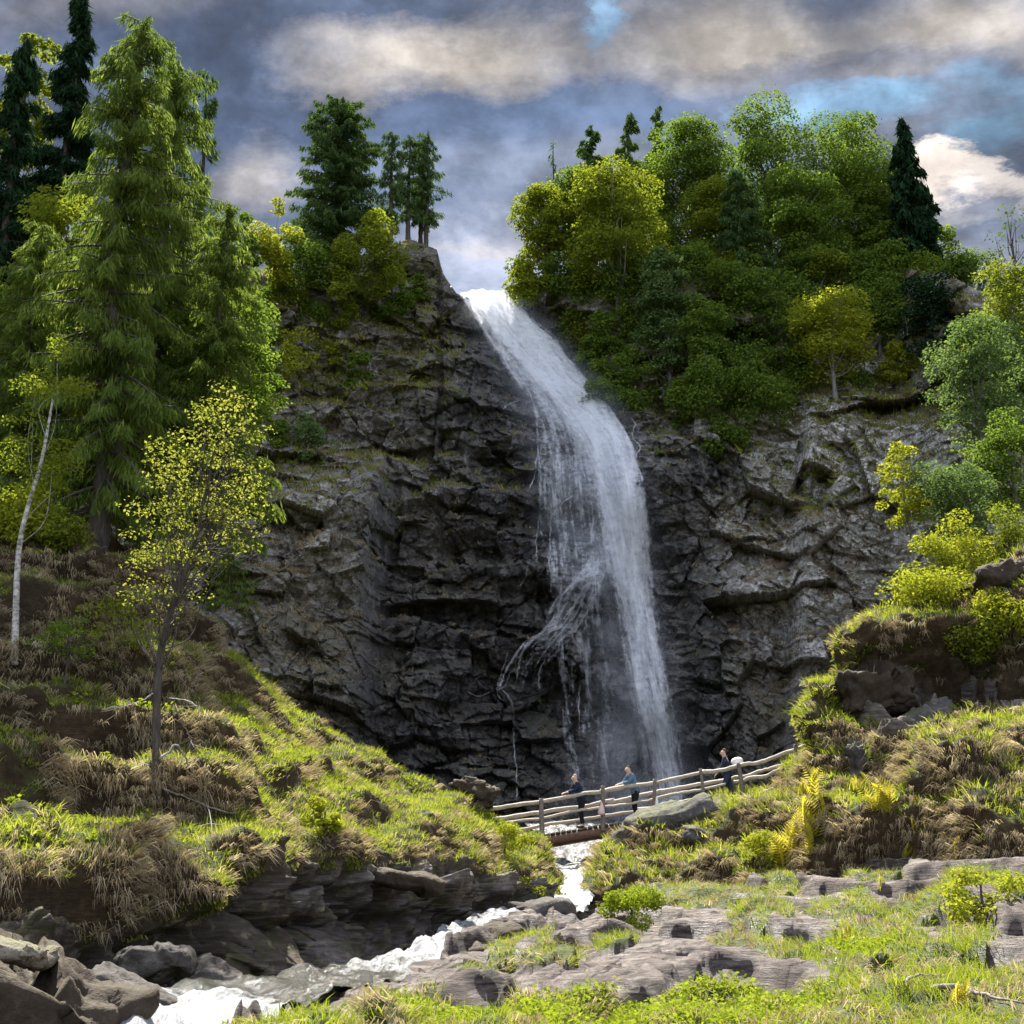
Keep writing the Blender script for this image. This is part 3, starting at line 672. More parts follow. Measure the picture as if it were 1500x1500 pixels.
# --- left rim
conifer('', 'dense dark rounded conifer standing highest on the left rim', 492, 388, 152, 195, 'larch_far', 90, .03, 230, 46000, .42, .085, 41, .3, droop=.35, group=GP, power=.5, topw=.34)
for i, (px, pyb, pyt, w, lab) in enumerate([(570, 372, 192, 62, 'slender thin larch, leftmost of the row on the rim beside the fall'), (597, 375, 200, 70, 'slender thin larch, second from the left in the row on the rim beside the fall'),
                                         (624, 377, 196, 92, 'widest thin larch, third in the row on the rim, branches hanging over the gap'), (616, 376, 205, 60, 'thin larch standing tight against the widest one in the rim row')]):
    conifer('', lab, px, pyb, pyt, w, 'larch_far', 88 + i * .8, .22, 70, 3600, .42, .065, 44 + i, .17, droop=.45, group='thin larches in a row on the rim beside the fall', hang=.8, power=.5, topw=.3, sparse=.1)
shrub('yellow-green round bush left of the dark conifer on the rim', 405, 392, 290, 80, 'yellow', 51, 3500, .2, 82)
shrub('thin green young tree at the left end of the rim', 357, 395, 300, 55, 'broad', 52, 2200, .2, 80)
shrub('bright leafy bush under the thin rim larches', 548, 400, 305, 95, 'broad2', 53, 5000, .2, 83, 22)
shrub('bright leafy bush hanging below the dark conifer on the rim', 505, 420, 330, 60, 'broad2', 54, 2600, .2, 82)
shrub('low green bush on the rim between the yellow bush and the dark conifer', 450, 408, 350, 90, 'broad', 55, 3000, .2, 82)
for i, (px, pyb, pyt, w, m, lab) in enumerate([(430, 555, 460, 70, 'yellow', 'pale leafy shrub clinging to the cliff right of the big larches'), (486, 550, 490, 50, 'yellow', 'small yellow-green shrub on the cliff, right beside the pale one'), (505, 490, 420, 40, 'broad2', 'shrub trailing down the cliff below the rim conifer'),
                                            (448, 660, 605, 55, 'birch', 'pale grey-green shrub on a dark cliff ledge left of the fall'), (405, 650, 610, 40, 'broad', 'green shrub on the same ledge, nearer the maple crown'), (400, 470, 420, 50, 'broad', 'dark green shrub on the upper cliff near the larches'), (545, 470, 400, 70, 'broad', 'shaded shrub on the rock shoulder below the thin rim larches'), (460, 470, 430, 60, 'broad', 'shaded shrub in the middle of the upper left cliff')]):
    shrub(lab, px, pyb, pyt, w, m, 60 + i, 1500, .17)
# --- right wood
RT = [  # px, base, top, width, Y, mat, leaves, label
    (800, 430, 262, 90, 89, 'broad2', 4500, 'yellowish broadleaf tree at the left end of the right wood above the fall'),
    (905, 470, 212, 150, 88, 'broad2', 9500, 'bright broadleaf tree in the left half of the right wood'),
    (845, 440, 235, 95, 91, 'broad', 5500, 'mid-green tree behind the yellowish tree at the lip of the fall'),
    (1020, 440, 160, 150, 93, 'broad', 9500, 'tall broadleaf tree left of the two domed crowns'),
    (1128, 420, 145, 150, 94, 'broad', 10000, 'domed broadleaf crown, left of the pair on the skyline'),
    (1242, 415, 150, 175, 92, 'broad', 13500, 'largest domed crown of the wood, beside the dark spruce'),
    (1180, 430, 235, 130, 88, 'broad', 7000, 'broadleaf tree standing below and between the two domed crowns'),
    (1290, 430, 290, 90, 90, 'broad', 4500, 'lower broadleaf tree in the shade below the largest dome'),
    (960, 430, 215, 100, 95, 'broad', 5500, 'broadleaf crown showing behind the bright tree of the right wood'),
    (1060, 440, 260, 110, 90, 'broad2', 5500, 'yellow-green lower crown left of the grey-green larch'),
]
for i, (px, pb, pt, w, Y, m, n, lab) in enumerate(RT):
    broadleaf('', lab, px, pb, pt, w * (1.0 if i == 5 else 1.1), m, Y, .04, 64, int(n * 2.5), .21, 80 + i, .24, B_GREY if i in (1, 2, 6) else B_DARK, group=GR, shape=.9)
conifer('', 'dark pointed spruce at the right end of the wood', 1342, 425, 175, 130, 'dark', 88, .05, 150, 15000, .7, .18, 95, .26, droop=.5, group=GR, name='spruce_tree', power=.8, topw=.06)
conifer('', 'grey-green feathery larch in front of the domed crowns', 1094, 530, 248, 150, 'larch_far', None, .04, 170, 26000, .42, .075, 96, .24, droop=.5, group=GR, power=.6)
conifer('', 'dark larch with a ragged top over the left part of the wood', 870, 430, 190, 110, 'larch_far', 93, .1, 80, 7000, .6, .13, 97, .2, droop=.45, group=GR, power=.6, topw=.25)
conifer('', 'larch top standing above the wood between the ragged larch and the domes', 925, 420, 170, 70, 'larch_far', 96, .2, 60, 3500, .6, .13, 98, .18, droop=.45, group=GR, power=.5, topw=.3)
conifer('', 'small larch top just left of the domed crowns', 972, 420, 158, 60, 'larch_far', 98, .2, 50, 2800, .6, .13, 99, .18, droop=.45, group=GR, power=.5, topw=.3)
conifer('', 'bare dead spire standing at the left end of the right wood', 812, 420, 205, 44, 'larch_far', 92, .3, 40, 260, .5, .08, 100, .12, droop=.35, group=GR, power=.7, topw=.3)
broadleaf('', 'small egg-shaped fresh green tree in front of the wood', 982, 590, 352, 96, 'birch', None, -.04, 60, 15000, .2, 101, .12, B_GREY, group=GR)
broadleaf('', 'brightest yellow-green tree on the ledge right of the wood', 1225, 590, 405, 135, 'yellow', None, .08, 50, 12000, .18, 102, .14, B_GREY, group=GR, dx=8)
broadleaf('', 'small bright tree at the right end of the ledge', 1322, 590, 500, 64, 'yellow', None, .1, 22, 3600, .18, 103, .08, B_GREY, group=GR)
SL = [(860, 540, 450, 70, 'broad2', 'leafy bush nearest the chute of the fall, right side'), (905, 520, 445, 70, 'broad', 'bush on the slope right of the chute bush'), (930, 600, 520, 70, 'broad', 'dark bush at the foot of the egg-shaped tree, left side'), (1010, 615, 565, 70, 'broad', 'dark bush at the foot of the egg-shaped tree'),
      (1045, 600, 500, 90, 'broad', 'bush on the slope under the grey-green larch'), (1110, 600, 510, 110, 'broad', 'wide bush under the grey-green larch, right side'), (1165, 590, 500, 80, 'broad', 'bush left of the brightest tree on the ledge'), (1285, 600, 540, 90, 'broad', 'low bush between the two bright trees on the ledge'),
      (890, 590, 540, 60, 'broad', 'low dark bush at the right edge of the falling water'), (1260, 480, 400, 110, 'broad', 'shaded bush behind the brightest tree'), (1330, 450, 380, 90, 'broad', 'shaded bush below the dark spruce'), (765, 442, 385, 34, 'birch', 'tiny sapling right at the lip of the fall'),
      (1130, 480, 400, 120, 'broad', 'shaded undergrowth bush in the middle of the wood'), (1020, 480, 400, 110, 'broad', 'shaded undergrowth bush behind the egg-shaped tree'), (1060, 665, 615, 60, 'broad', 'dark bush on the rock shelf below the wood'), (1190, 500, 440, 70, 'broad', 'shaded bush just above the brightest tree'), (1390, 560, 470, 90, 'dark', 'dark bush on the shadowed rock right of the wood')]
for i, (px, pb, pt, w, m, lab) in enumerate(SL):
    shrub(lab, px, pb, pt - 12, w * 1.3, m, 120 + i, 4200, .2, group='bushes of the slope below the right wood')
ML = [(850, 500, 395, 80, 'broad', 'slope tree just right of the lip of the fall'), (925, 480, 370, 90, 'broad', 'slope tree under the bright broadleaf tree'), (1035, 560, 430, 90, 'broad', 'slope tree between the egg-shaped tree and the grey-green larch'), (1150, 560, 420, 90, 'broad', 'slope tree between the grey-green larch and the brightest tree'),
      (1180, 470, 350, 110, 'broad', 'shaded slope tree under the pair of domed crowns'), (1290, 520, 400, 100, 'broad', 'shaded slope tree right of the brightest tree, below the spruce'), (1370, 500, 395, 90, 'dark', 'dark slope tree at the right end of the wood under the spruce'), (880, 560, 480, 70, 'broad', 'small slope tree at the right side of the chute'), (955, 450, 385, 70, 'broad', 'slope tree behind the egg-shaped tree'), (1080, 470, 380, 90, 'broad', 'slope tree behind the grey-green larch')]
for i, (px, pb, pt, w, m, lab) in enumerate(ML):
    broadleaf('', lab, px, pb, pt, w * 1.15, m, None, -.04, 40, 6500, .2, 640 + i, .12, B_GREY, group=GR)
for i, px in enumerate(range(775, 1400, 48)):
    shrub(f'low rim bush at the foot of the right wood', px, rimY(px) + 14, rimY(px) - 34, 80, 'broad' if i % 3 else 'broad2', 660 + i, 2600, .2, 87, group='rim bushes at the foot of the right wood')
for i, (px, pb, pt, w, m, lab) in enumerate([(375, 470, 400, 80, 'broad', 'green bush on the rim, nearest the big larches'), (415, 445, 395, 70, 'broad2', 'bush under the yellow-green round bush of the rim'), (520, 560, 500, 50, 'broad', 'small dark shrub in a crack of the upper cliff'), (575, 450, 395, 60, 'broad', 'bush on the rock shoulder nearest the fall'), (390, 560, 480, 70, 'broad', 'shaded shrub on the cliff beside the larch skirts'), (610, 440, 400, 40, 'broad', 'low shrub at the very edge of the rock shoulder')]):
    shrub(lab, px, pb, pt, w, m, 690 + i, 2400, .18)
broadleaf('', 'pale tall tree cut by the right edge behind the crest bushes', 1500, 720, 450, 130, 'birch', 66, .05, 50, 9000, .16, 149, .12, B_GREY, group='trees at the right edge')
# --- right edge
GE = 'trees at the right edge'
broadleaf('', 'pale green birch-like tree at the right edge, tallest there', 1450, 700, 440, 150, 'birch', 62, .1, 54, 12000, .16, 141, .14, B_GREY, group=GE)
broadleaf('', 'bright green tree cut by the right edge, above the pale one', 1490, 560, 385, 140, 'broad2', 68, .1, 44, 8000, .18, 142, .14, B_GREY, group=GE)
broadleaf('', 'fresh green tree cut by the right edge, below the pale one', 1492, 790, 590, 120, 'broad', 55, .1, 44, 8000, .14, 143, .12, B_GREY, group=GE)
broadleaf('', 'light green round tree on the crest of the right bank', 1400, 860, 650, 130, 'birch', 52, .2, 44, 9000, .12, 144, .08, B_GREY, group=GE)
broadleaf('', 'yellow sunlit slender tree, leftmost on the crest of the right bank', 1340, 870, 640, 80, 'yellow', 52.5, .25, 30, 3200, .12, 145, .05, B_GREY, group=GE, dx=-10)
shrub('bush on the skyline beside the dark spruce, right side', 1400, 430, 330, 80, 'broad', 146, 3200, .2, 88)
shrub('loose bush on the skyline near the right edge', 1445, 450, 345, 70, 'birch', 147, 1800, .18, 86)
broadleaf('', 'nearly bare brown tree at the right edge of the skyline', 1494, 470, 295, 90, 'larch_far', 84, .2, 24, 300, .2, 148, .14, B_DARK, group=GE)
for i, (px, pb, pt, w, m, lab) in enumerate([(1430, 850, 745, 120, 'yellow', 'bright yellow bush below the light green round tree'), (1370, 880, 780, 90, 'yellow', 'bright yellow bush, left of the one below the round tree'), (1480, 830, 740, 90, 'broad2', 'green-yellow bush at the right edge above the earth bank'),
                                          (1375, 925, 862, 130, 'yellow', 'low yellow bush overhanging the dark earth face'), (1470, 930, 860, 100, 'yellow', 'low yellow bush at the right edge over the dark earth face'), (1420, 950, 905, 90, 'broad2', 'small leafy bush sprouting from the dark earth face')]):
    shrub(lab, px, pb, pt, w, m, 150 + i, 3800, .105, 45.8 if i > 2 else 48, 20)
# --- low shrubs on the banks
for i, (px, pb, pt, w, m, n, lab) in enumerate([(740, 1262, 1190, 75, 'yellow', 2600, 'bright yellow-green bush beside the left end of the footbridge'), (780, 1330, 1275, 50, 'yellow', 800, 'sprig of yellow leaves on the bank below the bridge post'), (475, 1225, 1160, 55, 'yellow', 1200, 'yellow-leaved sprig in the middle of the sunlit left slope'),
                                             (925, 1345, 1285, 90, 'herb', 2600, 'lush green bush on the bank right of the small cascade'), (1045, 1300, 1215, 110, 'grass2', 0, ''), (1440, 1335, 1292, 120, 'yellow', 1800, 'yellow-green bush on the grass right of the large slab'), 
                                             (1120, 1262, 1215, 70, 'yellow', 1500, 'leafy yellow bush left of the yellow ferns'), (1290, 1130, 1095, 60, 'herb', 900, 'green plant below the dark earth face')]):
    if n: shrub(lab, px, pb, pt, w, m, 170 + i, n, .075 if pb < 1350 else .06, None, 12, gap=.3)
def fern(label, px, py, hpx, wpx, n, seed, mat='fern'):
    r = np.random.default_rng(seed); b = hit(px, py); s = b[1] / FPX
    root = empty('fern', b, label, 'fern', 'yellow ferns on the right bank'); B = Buf(); C = []; D = []; N = []; L = []
    for i in range(n):
        o = np.array([(r.random() - .5) * wpx * s, (r.random() - .5) * wpx * s * .5, 0]); az = r.random() * 6.28
        out = np.array([math.cos(az), math.sin(az), 0]) * r.uniform(.1, .6); h = hpx * 1.15 * s * r.uniform(.6, 1.1)
        zz = drop(b[0] + o[0], b[1] + o[1]); o[2] = (zz - b[2]) if zz and abs(zz - b[2]) < 1 else 0
        c = curve([o - [0, 0, .03], o + np.array([0, 0, h * .6]) + out * h * .3, o + np.array([0, 0, h]) + out * h], 7)
        t = unit(np.gradient(c, axis=0)); sd_ = unit(np.cross(t, [out[1], -out[0], .2]) + 1e-6)
        for k in range(3, len(c)):
            for sg in (-1, 1):
                l = h * .26 * math.sin(math.pi * (k / len(c)) ** .7) + .02
                C.append(c[k] + sd_[k] * sg * l * .5); D.append(sd_[k] * sg + t[k] * .5); N.append(out + [0, 0, .5]); L.append(l)
    L = np.array(L); leaves('foliage', np.array(C), np.array(D), np.array(N), L * 1.15, L * .42, LM[mat], root, r.random(len(L)))
for i, (px, py, h, w, n, lab) in enumerate([(1172, 1246, 52, 60, 26, 'largest cluster of bright yellow fern below the tussocks on the right bank'), (1195, 1222, 46, 40, 16, 'yellow fern cluster at the upper end of the largest one'), (1150, 1262, 40, 40, 14, 'yellow fern at the lower end of the largest cluster'), (1298, 1195, 40, 40, 14, 'yellow fern between two tan tussocks'),
                                         (1182, 1170, 30, 30, 8, 'small yellow fern near the end of the bridge rail'), (1262, 1162, 26, 24, 7, 'small yellow fern under the grey boulder on the bank'), (1412, 1252, 34, 24, 8, 'yellow fern beside the rightmost tussock'), (1240, 1385, 30, 14, 4, 'single yellow fern on the ledge below the large slab'),
                                         (1405, 1482, 36, 24, 6, 'yellow plant at the bottom right among grass'), (1340, 1252, 24, 40, 9, 'low yellow fern on the front of a tussock'), (1292, 1300, 18, 10, 4, 'tiny yellow fern on the large slab')]):
    fern(lab, px, py, h, w, n, 300 + i)
# --- fallen branches
def smooth_w(r, n):
    return smooth1(r.normal(size=(n, 3)), 2, 0) * .05
def stick(label, pts, r0, seed, twigs=3):
    r = np.random.default_rng(seed)
    q = np.array([ground_at(*p[:2]) + np.array([0, -.10, .06 + p[2] * .6]) for p in pts]); root = empty('fallen_branch', q[0], label, 'branch', 'bare grey branches lying on the banks'); B = Buf()
    c = curve(q - q[0], 7); tube(B, c + smooth_w(r, len(c)), np.linspace(1, .25, len(c)) * r0 * .75, 6, wob=.3, seed=seed)
    for k in range(twigs):
        i = r.integers(len(c) // 3, len(c)); e = c[i] + np.array([r.normal() * .5, -.1, -r.random() * .5]); tube(B, curve([c[i], (c[i] + e) / 2 + r.normal(size=3) * .06, e], 4), np.linspace(.4, .15, 9) * r0, 5, False)
    o = B.build('wood', B_DEAD, root)
for i, (lab, pts, r0) in enumerate([('bare grey branch arching from the foot of the maple to the right', [(236, 1130, .2), (262, 1122, .5), (282, 1150, .3), (300, 1185, .1), (315, 1240, 0)], .035),
                                  ('pale dead branch reaching left from the maple trunk', [(228, 1032, .3), (190, 1046, .2), (150, 1054, .1)], .03), ('bare branch slanting right above the maple foot', [(245, 1035, .3), (280, 1045, .2), (318, 1062, 0)], .028),
                                  ('thin dead branch drooping over the dark earth right of the maple', [(255, 1055, .4), (272, 1085, .2), (288, 1108, .1)], .025), ('grey dead limb lying on the sunlit slope', [(240, 1166, .1), (275, 1180, .15), (330, 1200, .1), (380, 1192, .05)], .03),
                                  ('weathered log at the lower right in the grass', [(1366, 1452, .02), (1420, 1462, .02), (1500, 1476, .02)], .05), ('short pale stick in the grass left of the weathered log', [(1315, 1446, .02), (1345, 1440, .02), (1375, 1432, .02)], .03)]):
    stick(lab, pts, r0, 400 + i)
# ------------------------------------------------------------------ grass (stuff)
def scatter(V, dens, r, inframe=True):
    a, b, c, d = V[:-1, :-1], V[:-1, 1:], V[1:, 1:], V[1:, :-1]
    area = .5 * (np.linalg.norm(np.cross(b - a, c - a), axis=-1) + np.linalg.norm(np.cross(c - a, d - a), axis=-1))
    m = .25 * (dens[:-1, :-1] + dens[:-1, 1:] + dens[1:, 1:] + dens[1:, :-1])
    if inframe:
        px, py = proj(.5 * (a + c)); m = m * ((px > -120) & (px < 1620) & (py > 250) & (py < 1600) & (a[..., 1] > 8))
    w = (area * m).ravel(); n = int(w.sum())
    cs = np.cumsum(w); k = np.searchsorted(cs, r.random(n) * cs[-1]); i, j = np.unravel_index(k, area.shape)
    u, v = r.random((n, 1)), r.random((n, 1))
    p = (a[i, j] * (1 - u) + b[i, j] * u) * (1 - v) + (d[i, j] * (1 - u) + c[i, j] * u) * v
    return p, i, j
def blades(name, p, nrm, per, rad, Lm, Wm, droop, mat, r, lab, tint0=.45, up=.8):
    n = len(p) * per
    ti = np.repeat(np.arange(len(p)), per)
    N = nrm[ti]; out = N * np.array([1, 1, 0]) * 1.0
    c = p[ti] + r.normal(size=(n, 3)) * rad * np.array([1, 1, .25]); c = c - N * .03
    d0 = unit(N * .45 + np.array([0, 0, up]) + r.normal(size=(n, 3)) * (.36 - .2 * min(1, droop)) + out * droop * 1.1)
    sz = r.uniform(.6, 1.3, len(p))[ti]
    L = (Lm * sz * r.uniform(.6, 1.25, n))[:, None]; W = (Wm * r.uniform(.6, 1.3, n))[:, None]
    dr = np.clip(droop * r.uniform(.5, 1.4, n), 0, 1.2)[:, None]
    hz = unit(out + r.normal(size=(n, 3)) * np.array([.6, .6, 0]))
    m = c + d0 * L * .5
    t = m + unit(d0 * (1 - dr) + hz * .45 * dr - np.array([0, 0, 1.]) * dr) * L * .6
    s = unit(np.cross(d0, rsph(r, n))) * W * .5
    Vv = np.stack([c - s, c + s, m + s * .8, m - s * .8, t], 1)
    b5 = np.arange(n)[:, None] * 5
    tint = np.clip(tint0 + .2 * r.normal(size=len(p))[ti] + .12 * r.normal(size=n), 0, 1)
    o = mk(name, Vv, [b5 + np.array([0, 1, 2, 3]), b5 + np.array([3, 2, 4])], mat, None, None, False, dict(tint=np.concatenate([tint, tint])))
    tag(o, lab, None, None, 'stuff'); return o
def nz3(V, s, seed, o=3): return fbm(V / s, o, seed)
rg = np.random.default_rng(5)
# left bank
nzl = nz3(VL, 2.2, 501); steep = 1 - NL[..., 2]
green = ss(.30, .62, NL[..., 2] + .22 * nzl) * (1 - ss(.3, .7, rkL)); dry = ss(.22, .46, steep + .3 * nz3(VL, 1.1, 502)) * (1 - ss(.3, .7, rkL)) * ss(-.45, .05, nz3(VL, 1.8, 503)) * (1 - .55 * ss(240, 370, pxL))
nearw = np.clip(32 / VL[..., 1], .6, 2.) ** 1.2
p, i, j = scatter(VL, 24 * green * nearw * (1 - .25 * ss(420, 300, pxL) * ss(-.05, .2, nz3(VL, 1.4, 505))) * (1 + .9 * ss(240, 370, pxL)), rg); blades('grass', p, NL[i, j], 11, .09, .16, .016, .35, LM['grass'], rg, 'short green grass over the terraces of the left bank', .42)
p, i, j = scatter(VL, 33 * dry * nearw, rg); blades('withered_grass', p, NL[i, j], 15, .08, .40, .017, .9, LM['dry'], rg, 'tan withered grass hanging over the terrace edges of the left bank', .4, .5)
# right bank
nzr = nz3(VR, 1.6, 511); steep = 1 - NR[..., 2]
green = ss(.40, .68, NR[..., 2] + .25 * nzr) * (1 - ss(.3, .7, rkR)); dry = ss(.22, .45, steep + .25 * nz3(VR, 1.0, 512)) * (1 - ss(.25, .6, rkR)) * (.25 + .75 * ss(-.3, .15, nz3(VR, 1.6, 513)))
dry = dry * (1 - .75 * gs(pxR, pyR, 1390, 985, 160, 52, 0, 2)); green = green * (1 - .85 * gs(pxR, pyR, 1390, 985, 160, 50, 0, 2))
edge = gs(pxR, pyR, 1205, 1040, 34, 110, 18, 2); dry = dry * (1 - .85 * edge); green = np.maximum(green, .9 * edge * (NR[..., 2] > -.2))
p, i, j = scatter(VR, 26 * green, rg); blades('grass', p, NR[i, j], 8, .09, .26, .025, .35, LM['grass'], rg, 'green grass on the tops of the right bank', .45)
p, i, j = scatter(VR, 26 * dry, rg); blades('withered_grass', p, NR[i, j], 15, .08, .50, .02, .95, LM['dry'], rg, 'tan withered grass hanging like hair from the right bank tussocks', .42, .5)
# foreground
g = np.clip(grF + .4, 0, 1) * ss(.75, .35, rkF); nf = nz3(VF, 1.3, 521)
nearw = np.clip(26 / np.maximum(VF[..., 1], 8), .6, 2.2) ** 1.1
lush = ss(-.15, .2, nf)
p, i, j = scatter(VF, 48 * g * nearw * (.25 + .75 * lush), rg); blades('grass', p, NF[i, j], 9, .08, .19, .012, .4, LM['grass2'], rg, 'lush green grass between the foreground ledges', .5)
p, i, j = scatter(VF, 16 * g * nearw * (1 - lush * .7), rg); blades('withered_grass', p, NF[i, j], 12, .07, .24, .013, .75, LM['dry'], rg, 'tufts of dry grass among the foreground ledges', .5, .6)
hb = np.clip(gs(pxF, pyF, 1040, 1500, 110, 26, 0, 2) + gs(pxF, pyF, 860, 1516, 170, 22, 0, 2) + gs(pxF, pyF, 650, 1510, 110, 12, 0, 2) + gs(pxF, pyF, 1265, 1400, 50, 14, -10, 2) + gs(pxF, pyF, 1060, 1495, 200, 20, 0, 2) + .6 * gs(pxF, pyF, 1450, 1330, 60, 16, -15, 2), 0, 1)
def herbs(V, dens, NN, lab, leaf):
    p, i, j = scatter(V, dens, rg); per = 9; n = len(p) * per; ti = np.repeat(np.arange(len(p)), per)
    hgt = rg.uniform(.04, .20, len(p))[ti] * rg.random(n)
    C = p[ti] + rg.normal(size=(n, 3)) * np.array([.07, .07, 0]) + np.array([0, 0, 1.]) * hgt[:, None]
    N = unit(np.array([0, 0, 1.]) + rg.normal(size=(n, 3)) * .55); D = np.cross(N, rsph(rg, n)); L = leaf * rg.uniform(.6, 1.5, n)
    tag(leaves('herbs', C, D, N, L, L * .65, LM['herb'], None, np.clip(.5 + .25 * rg.normal(size=n), 0, 1)), lab, None, None, 'stuff')
herbs(VF, 130 * hb * (rkF < .7), NF, 'dense bright green herbs along the bottom of the picture', .055)
herbs(VL, 9 * ss(.3, .6, NL[..., 2] + .3 * nz3(VL, .9, 541)) * ss(-.05, .3, nz3(VL, 1.7, 542)) * (1 - ss(.5, .8, rkL)) * np.clip(30 / VL[..., 1], .6, 1.6), NL, 'low leafy herbs among the grass of the left bank', .085)
herbs(VR, 8 * ss(.3, .6, NR[..., 2] + .3 * nz3(VR, .9, 543)) * ss(0, .3, nz3(VR, 1.5, 544)) * (1 - ss(.5, .8, rkR)), NR, 'low leafy herbs among the grass of the right bank', .085)
# cliff ledges
Vc = CL['V'][:-6]; Nc = normals(Vc); Nc = Nc * np.sign(-Nc[..., 1:2] + 1e-6)
mo = CL['moss'][:-6] * (1 - CL['wet'][:-6] * .8)
led = ss(.25, .55, Nc[..., 2] + .2 * nz3(Vc, 3., 531)) * mo
p, i, j = scatter(Vc, 5.0 * led, rg); blades('cliff_grass', p, Nc[i, j], 9, .14, .42, .045, .7, LM['dry'], rg, 'withered grass tufts on the ledges of the cliff', .3, .5)
p, i, j = scatter(Vc, 5.0 * led * (1 - ss(700, 800, CL['py'])), rg); blades('cliff_grass', p, Nc[i, j], 9, .14, .36, .055, .4, LM['grass'], rg, 'green grass tufts on the upper ledges of the cliff', .3)
# ------------------------------------------------------------------ water
def fall_mat():
    t = NT('falling_water'); uv = t.n('UVMap').outputs[0]; cov = t.attr('cov')
    s1 = t.noise(t.scale(uv, (1.6, .16, 1.)), 1.2, 6, .62, .25); s2 = t.noise(t.scale(uv, (5.5, .35, 1.)), 1.2, 5, .65, .2); s3 = t.noise(t.scale(uv, (2., 1.6, 1.)), 1.5, 5, .6)
    s = t.math('ADD', t.math('ADD', t.math('MULTIPLY', s1, .42), t.math('MULTIPLY', s2, .28)), t.math('MULTIPLY', s3, .30))
    a = t.math('ADD', cov, t.math('MULTIPLY', t.math('SUBTRACT', s, .52), 3.8))
    a = t.math('MULTIPLY', t.mapr(a, .22, .95), t.mapr(cov, .02, .3))
    col = t.mix(s2, (.80, .82, .86), (.97, .97, .98))
    d = t.n('BsdfDiffuse', Color=col); tr = t.n('BsdfTranslucent', Color=(.80, .83, .88))
    m = t.n('MixShader', i0=.45, i1=d.outputs[0], i2=tr.outputs[0]); tp = t.n('BsdfTransparent')
    return t.done(t.n('MixShader', i0=t.math('MULTIPLY', a, .96), i1=tp.outputs[0], i2=m.outputs[0]).outputs[0])
M_FALL = fall_mat()
fall = empty('waterfall', ground_at(970, 1150), 'white waterfall dropping from the notch in the cliff', None, None); fall['kind'] = 'structure'
fb = np.array(fall.location)
def cliffY(px, py):
    h = BV['cliff'].ray_cast(Vector((0, 0, 0)), Vector(P(px, py, 1.)).normalized())
    return h[0].y if h[0] is not None else 88.
def sheet(name, table, off, covf, seed, nu=26, nv=110, bulge=.3):
    tb = np.array(table, float); py = np.linspace(tb[0, 0], tb[-1, 0], nv)
    l, r_ = np.interp(py, tb[:, 0], tb[:, 1]), np.interp(py, tb[:, 0], tb[:, 2])
    for a in (l, r_): a[:] = smooth1(a, 3, 0)
    u = np.linspace(0, 1, nu); PX = l[:, None] + (r_ - l)[:, None] * u; PY = np.broadcast_to(py[:, None], PX.shape)
    Yc = np.array([[cliffY(PX[i, j], PY[i, j]) for j in range(nu)] for i in range(nv)])
    q = Yc.copy()
    for di in (-2, -1, 0, 1, 2):
        for dj in (-1, 0, 1): Yc = np.minimum(Yc, np.roll(np.roll(q, di, 0), dj, 1) if 0 else q[np.clip(np.arange(nv) + di, 0, nv - 1)][:, np.clip(np.arange(nu) + dj, 0, nu - 1)])
    for i in range(1, nv): Yc[i] = np.minimum(Yc[i], Yc[i - 1] + .12)
    Yc = smooth1(smooth1(smooth1(Yc, 4, 0), 3, 0), 2, 1)
    Y = Yc - off - bulge * np.sin(math.pi * u)[None]
    V = P(PX, PY, Y); wob = fbm(np.stack([V[..., 0] * 1.2, V[..., 2] * .25, V[..., 0] * 0 + seed], -1), 3, seed); V[..., 1] -= wob * .5
    ln = np.concatenate([[0], np.cumsum(np.linalg.norm(np.diff(V[:, nu // 2], axis=0), axis=1))])
    wid = (r_ - l).mean() * 78 / FPX
    UV = np.stack([np.broadcast_to(u * wid, PX.shape) + seed * 7.3, np.broadcast_to(-ln[:, None], PX.shape)], -1)
    cov = covf(u[None], PX, PY)
    return mk(name, V - fb, gridF(nv, nu), M_FALL, fall, dict(cov=cov), True, None, UV.reshape(-1, 2))
MAIN = [(427, 664, 744), (440, 672, 752), (460, 684, 778), (490, 700, 812), (520, 720, 838), (560, 745, 868), (600, 768, 905), (640, 782, 932), (680, 795, 944), (720, 808, 950), (760, 818, 954), (800, 826, 958), (850, 846, 966), (900, 868, 972), (950, 882, 980), (1000, 896, 987), (1050, 908, 995), (1100, 920, 1002), (1150, 932, 1009), (1200, 945, 1015)]
def cov_main(u, px, py):
    core = np.interp(py, [427, 480, 560, 640, 720, 800, 900, 1000, 1200], [.5, .5, .55, .68, .70, .68, .60, .55, .52])
    w = np.interp(py, [427, 560, 640, 900, 1200], [.75, .62, .50, .50, .55])
    c = np.exp(-(np.abs(u - core) / w) ** 3.2)
    e = ss(0, .14, u) * ss(1, .9, u)
    top = np.interp(py, [427, 640, 760, 950, 1100, 1200], [.95, .86, .70, .62, .50, .42])
    left = np.interp(py, [520, 620, 720, 900], [0, .45, .82, .78])
    c = c * (1 - left * ss(.52, .30, u))
    return np.clip(c * e * top, 0, 1)
sheet('main_fall', MAIN, .35, cov_main, 1)
sheet('main_fall', MAIN, .8, lambda u, x, y: cov_main(u, x, y) * .62, 2)
CORE = [(425, 668, 742), (470, 696, 785), (520, 735, 830), (560, 770, 862), (600, 805, 900), (640, 835, 926), (700, 856, 944), (800, 880, 955), (900, 896, 965), (1000, 912, 982), (1100, 928, 998), (1200, 950, 1012)]
sheet('core_fall', CORE, 1.1, lambda u, x, y: ss(0, .3, u) * ss(1, .75, u) * np.interp(y, [425, 470, 640, 700, 900, 1200], [.8, 1., 1., .85, .7, .58]), 3)
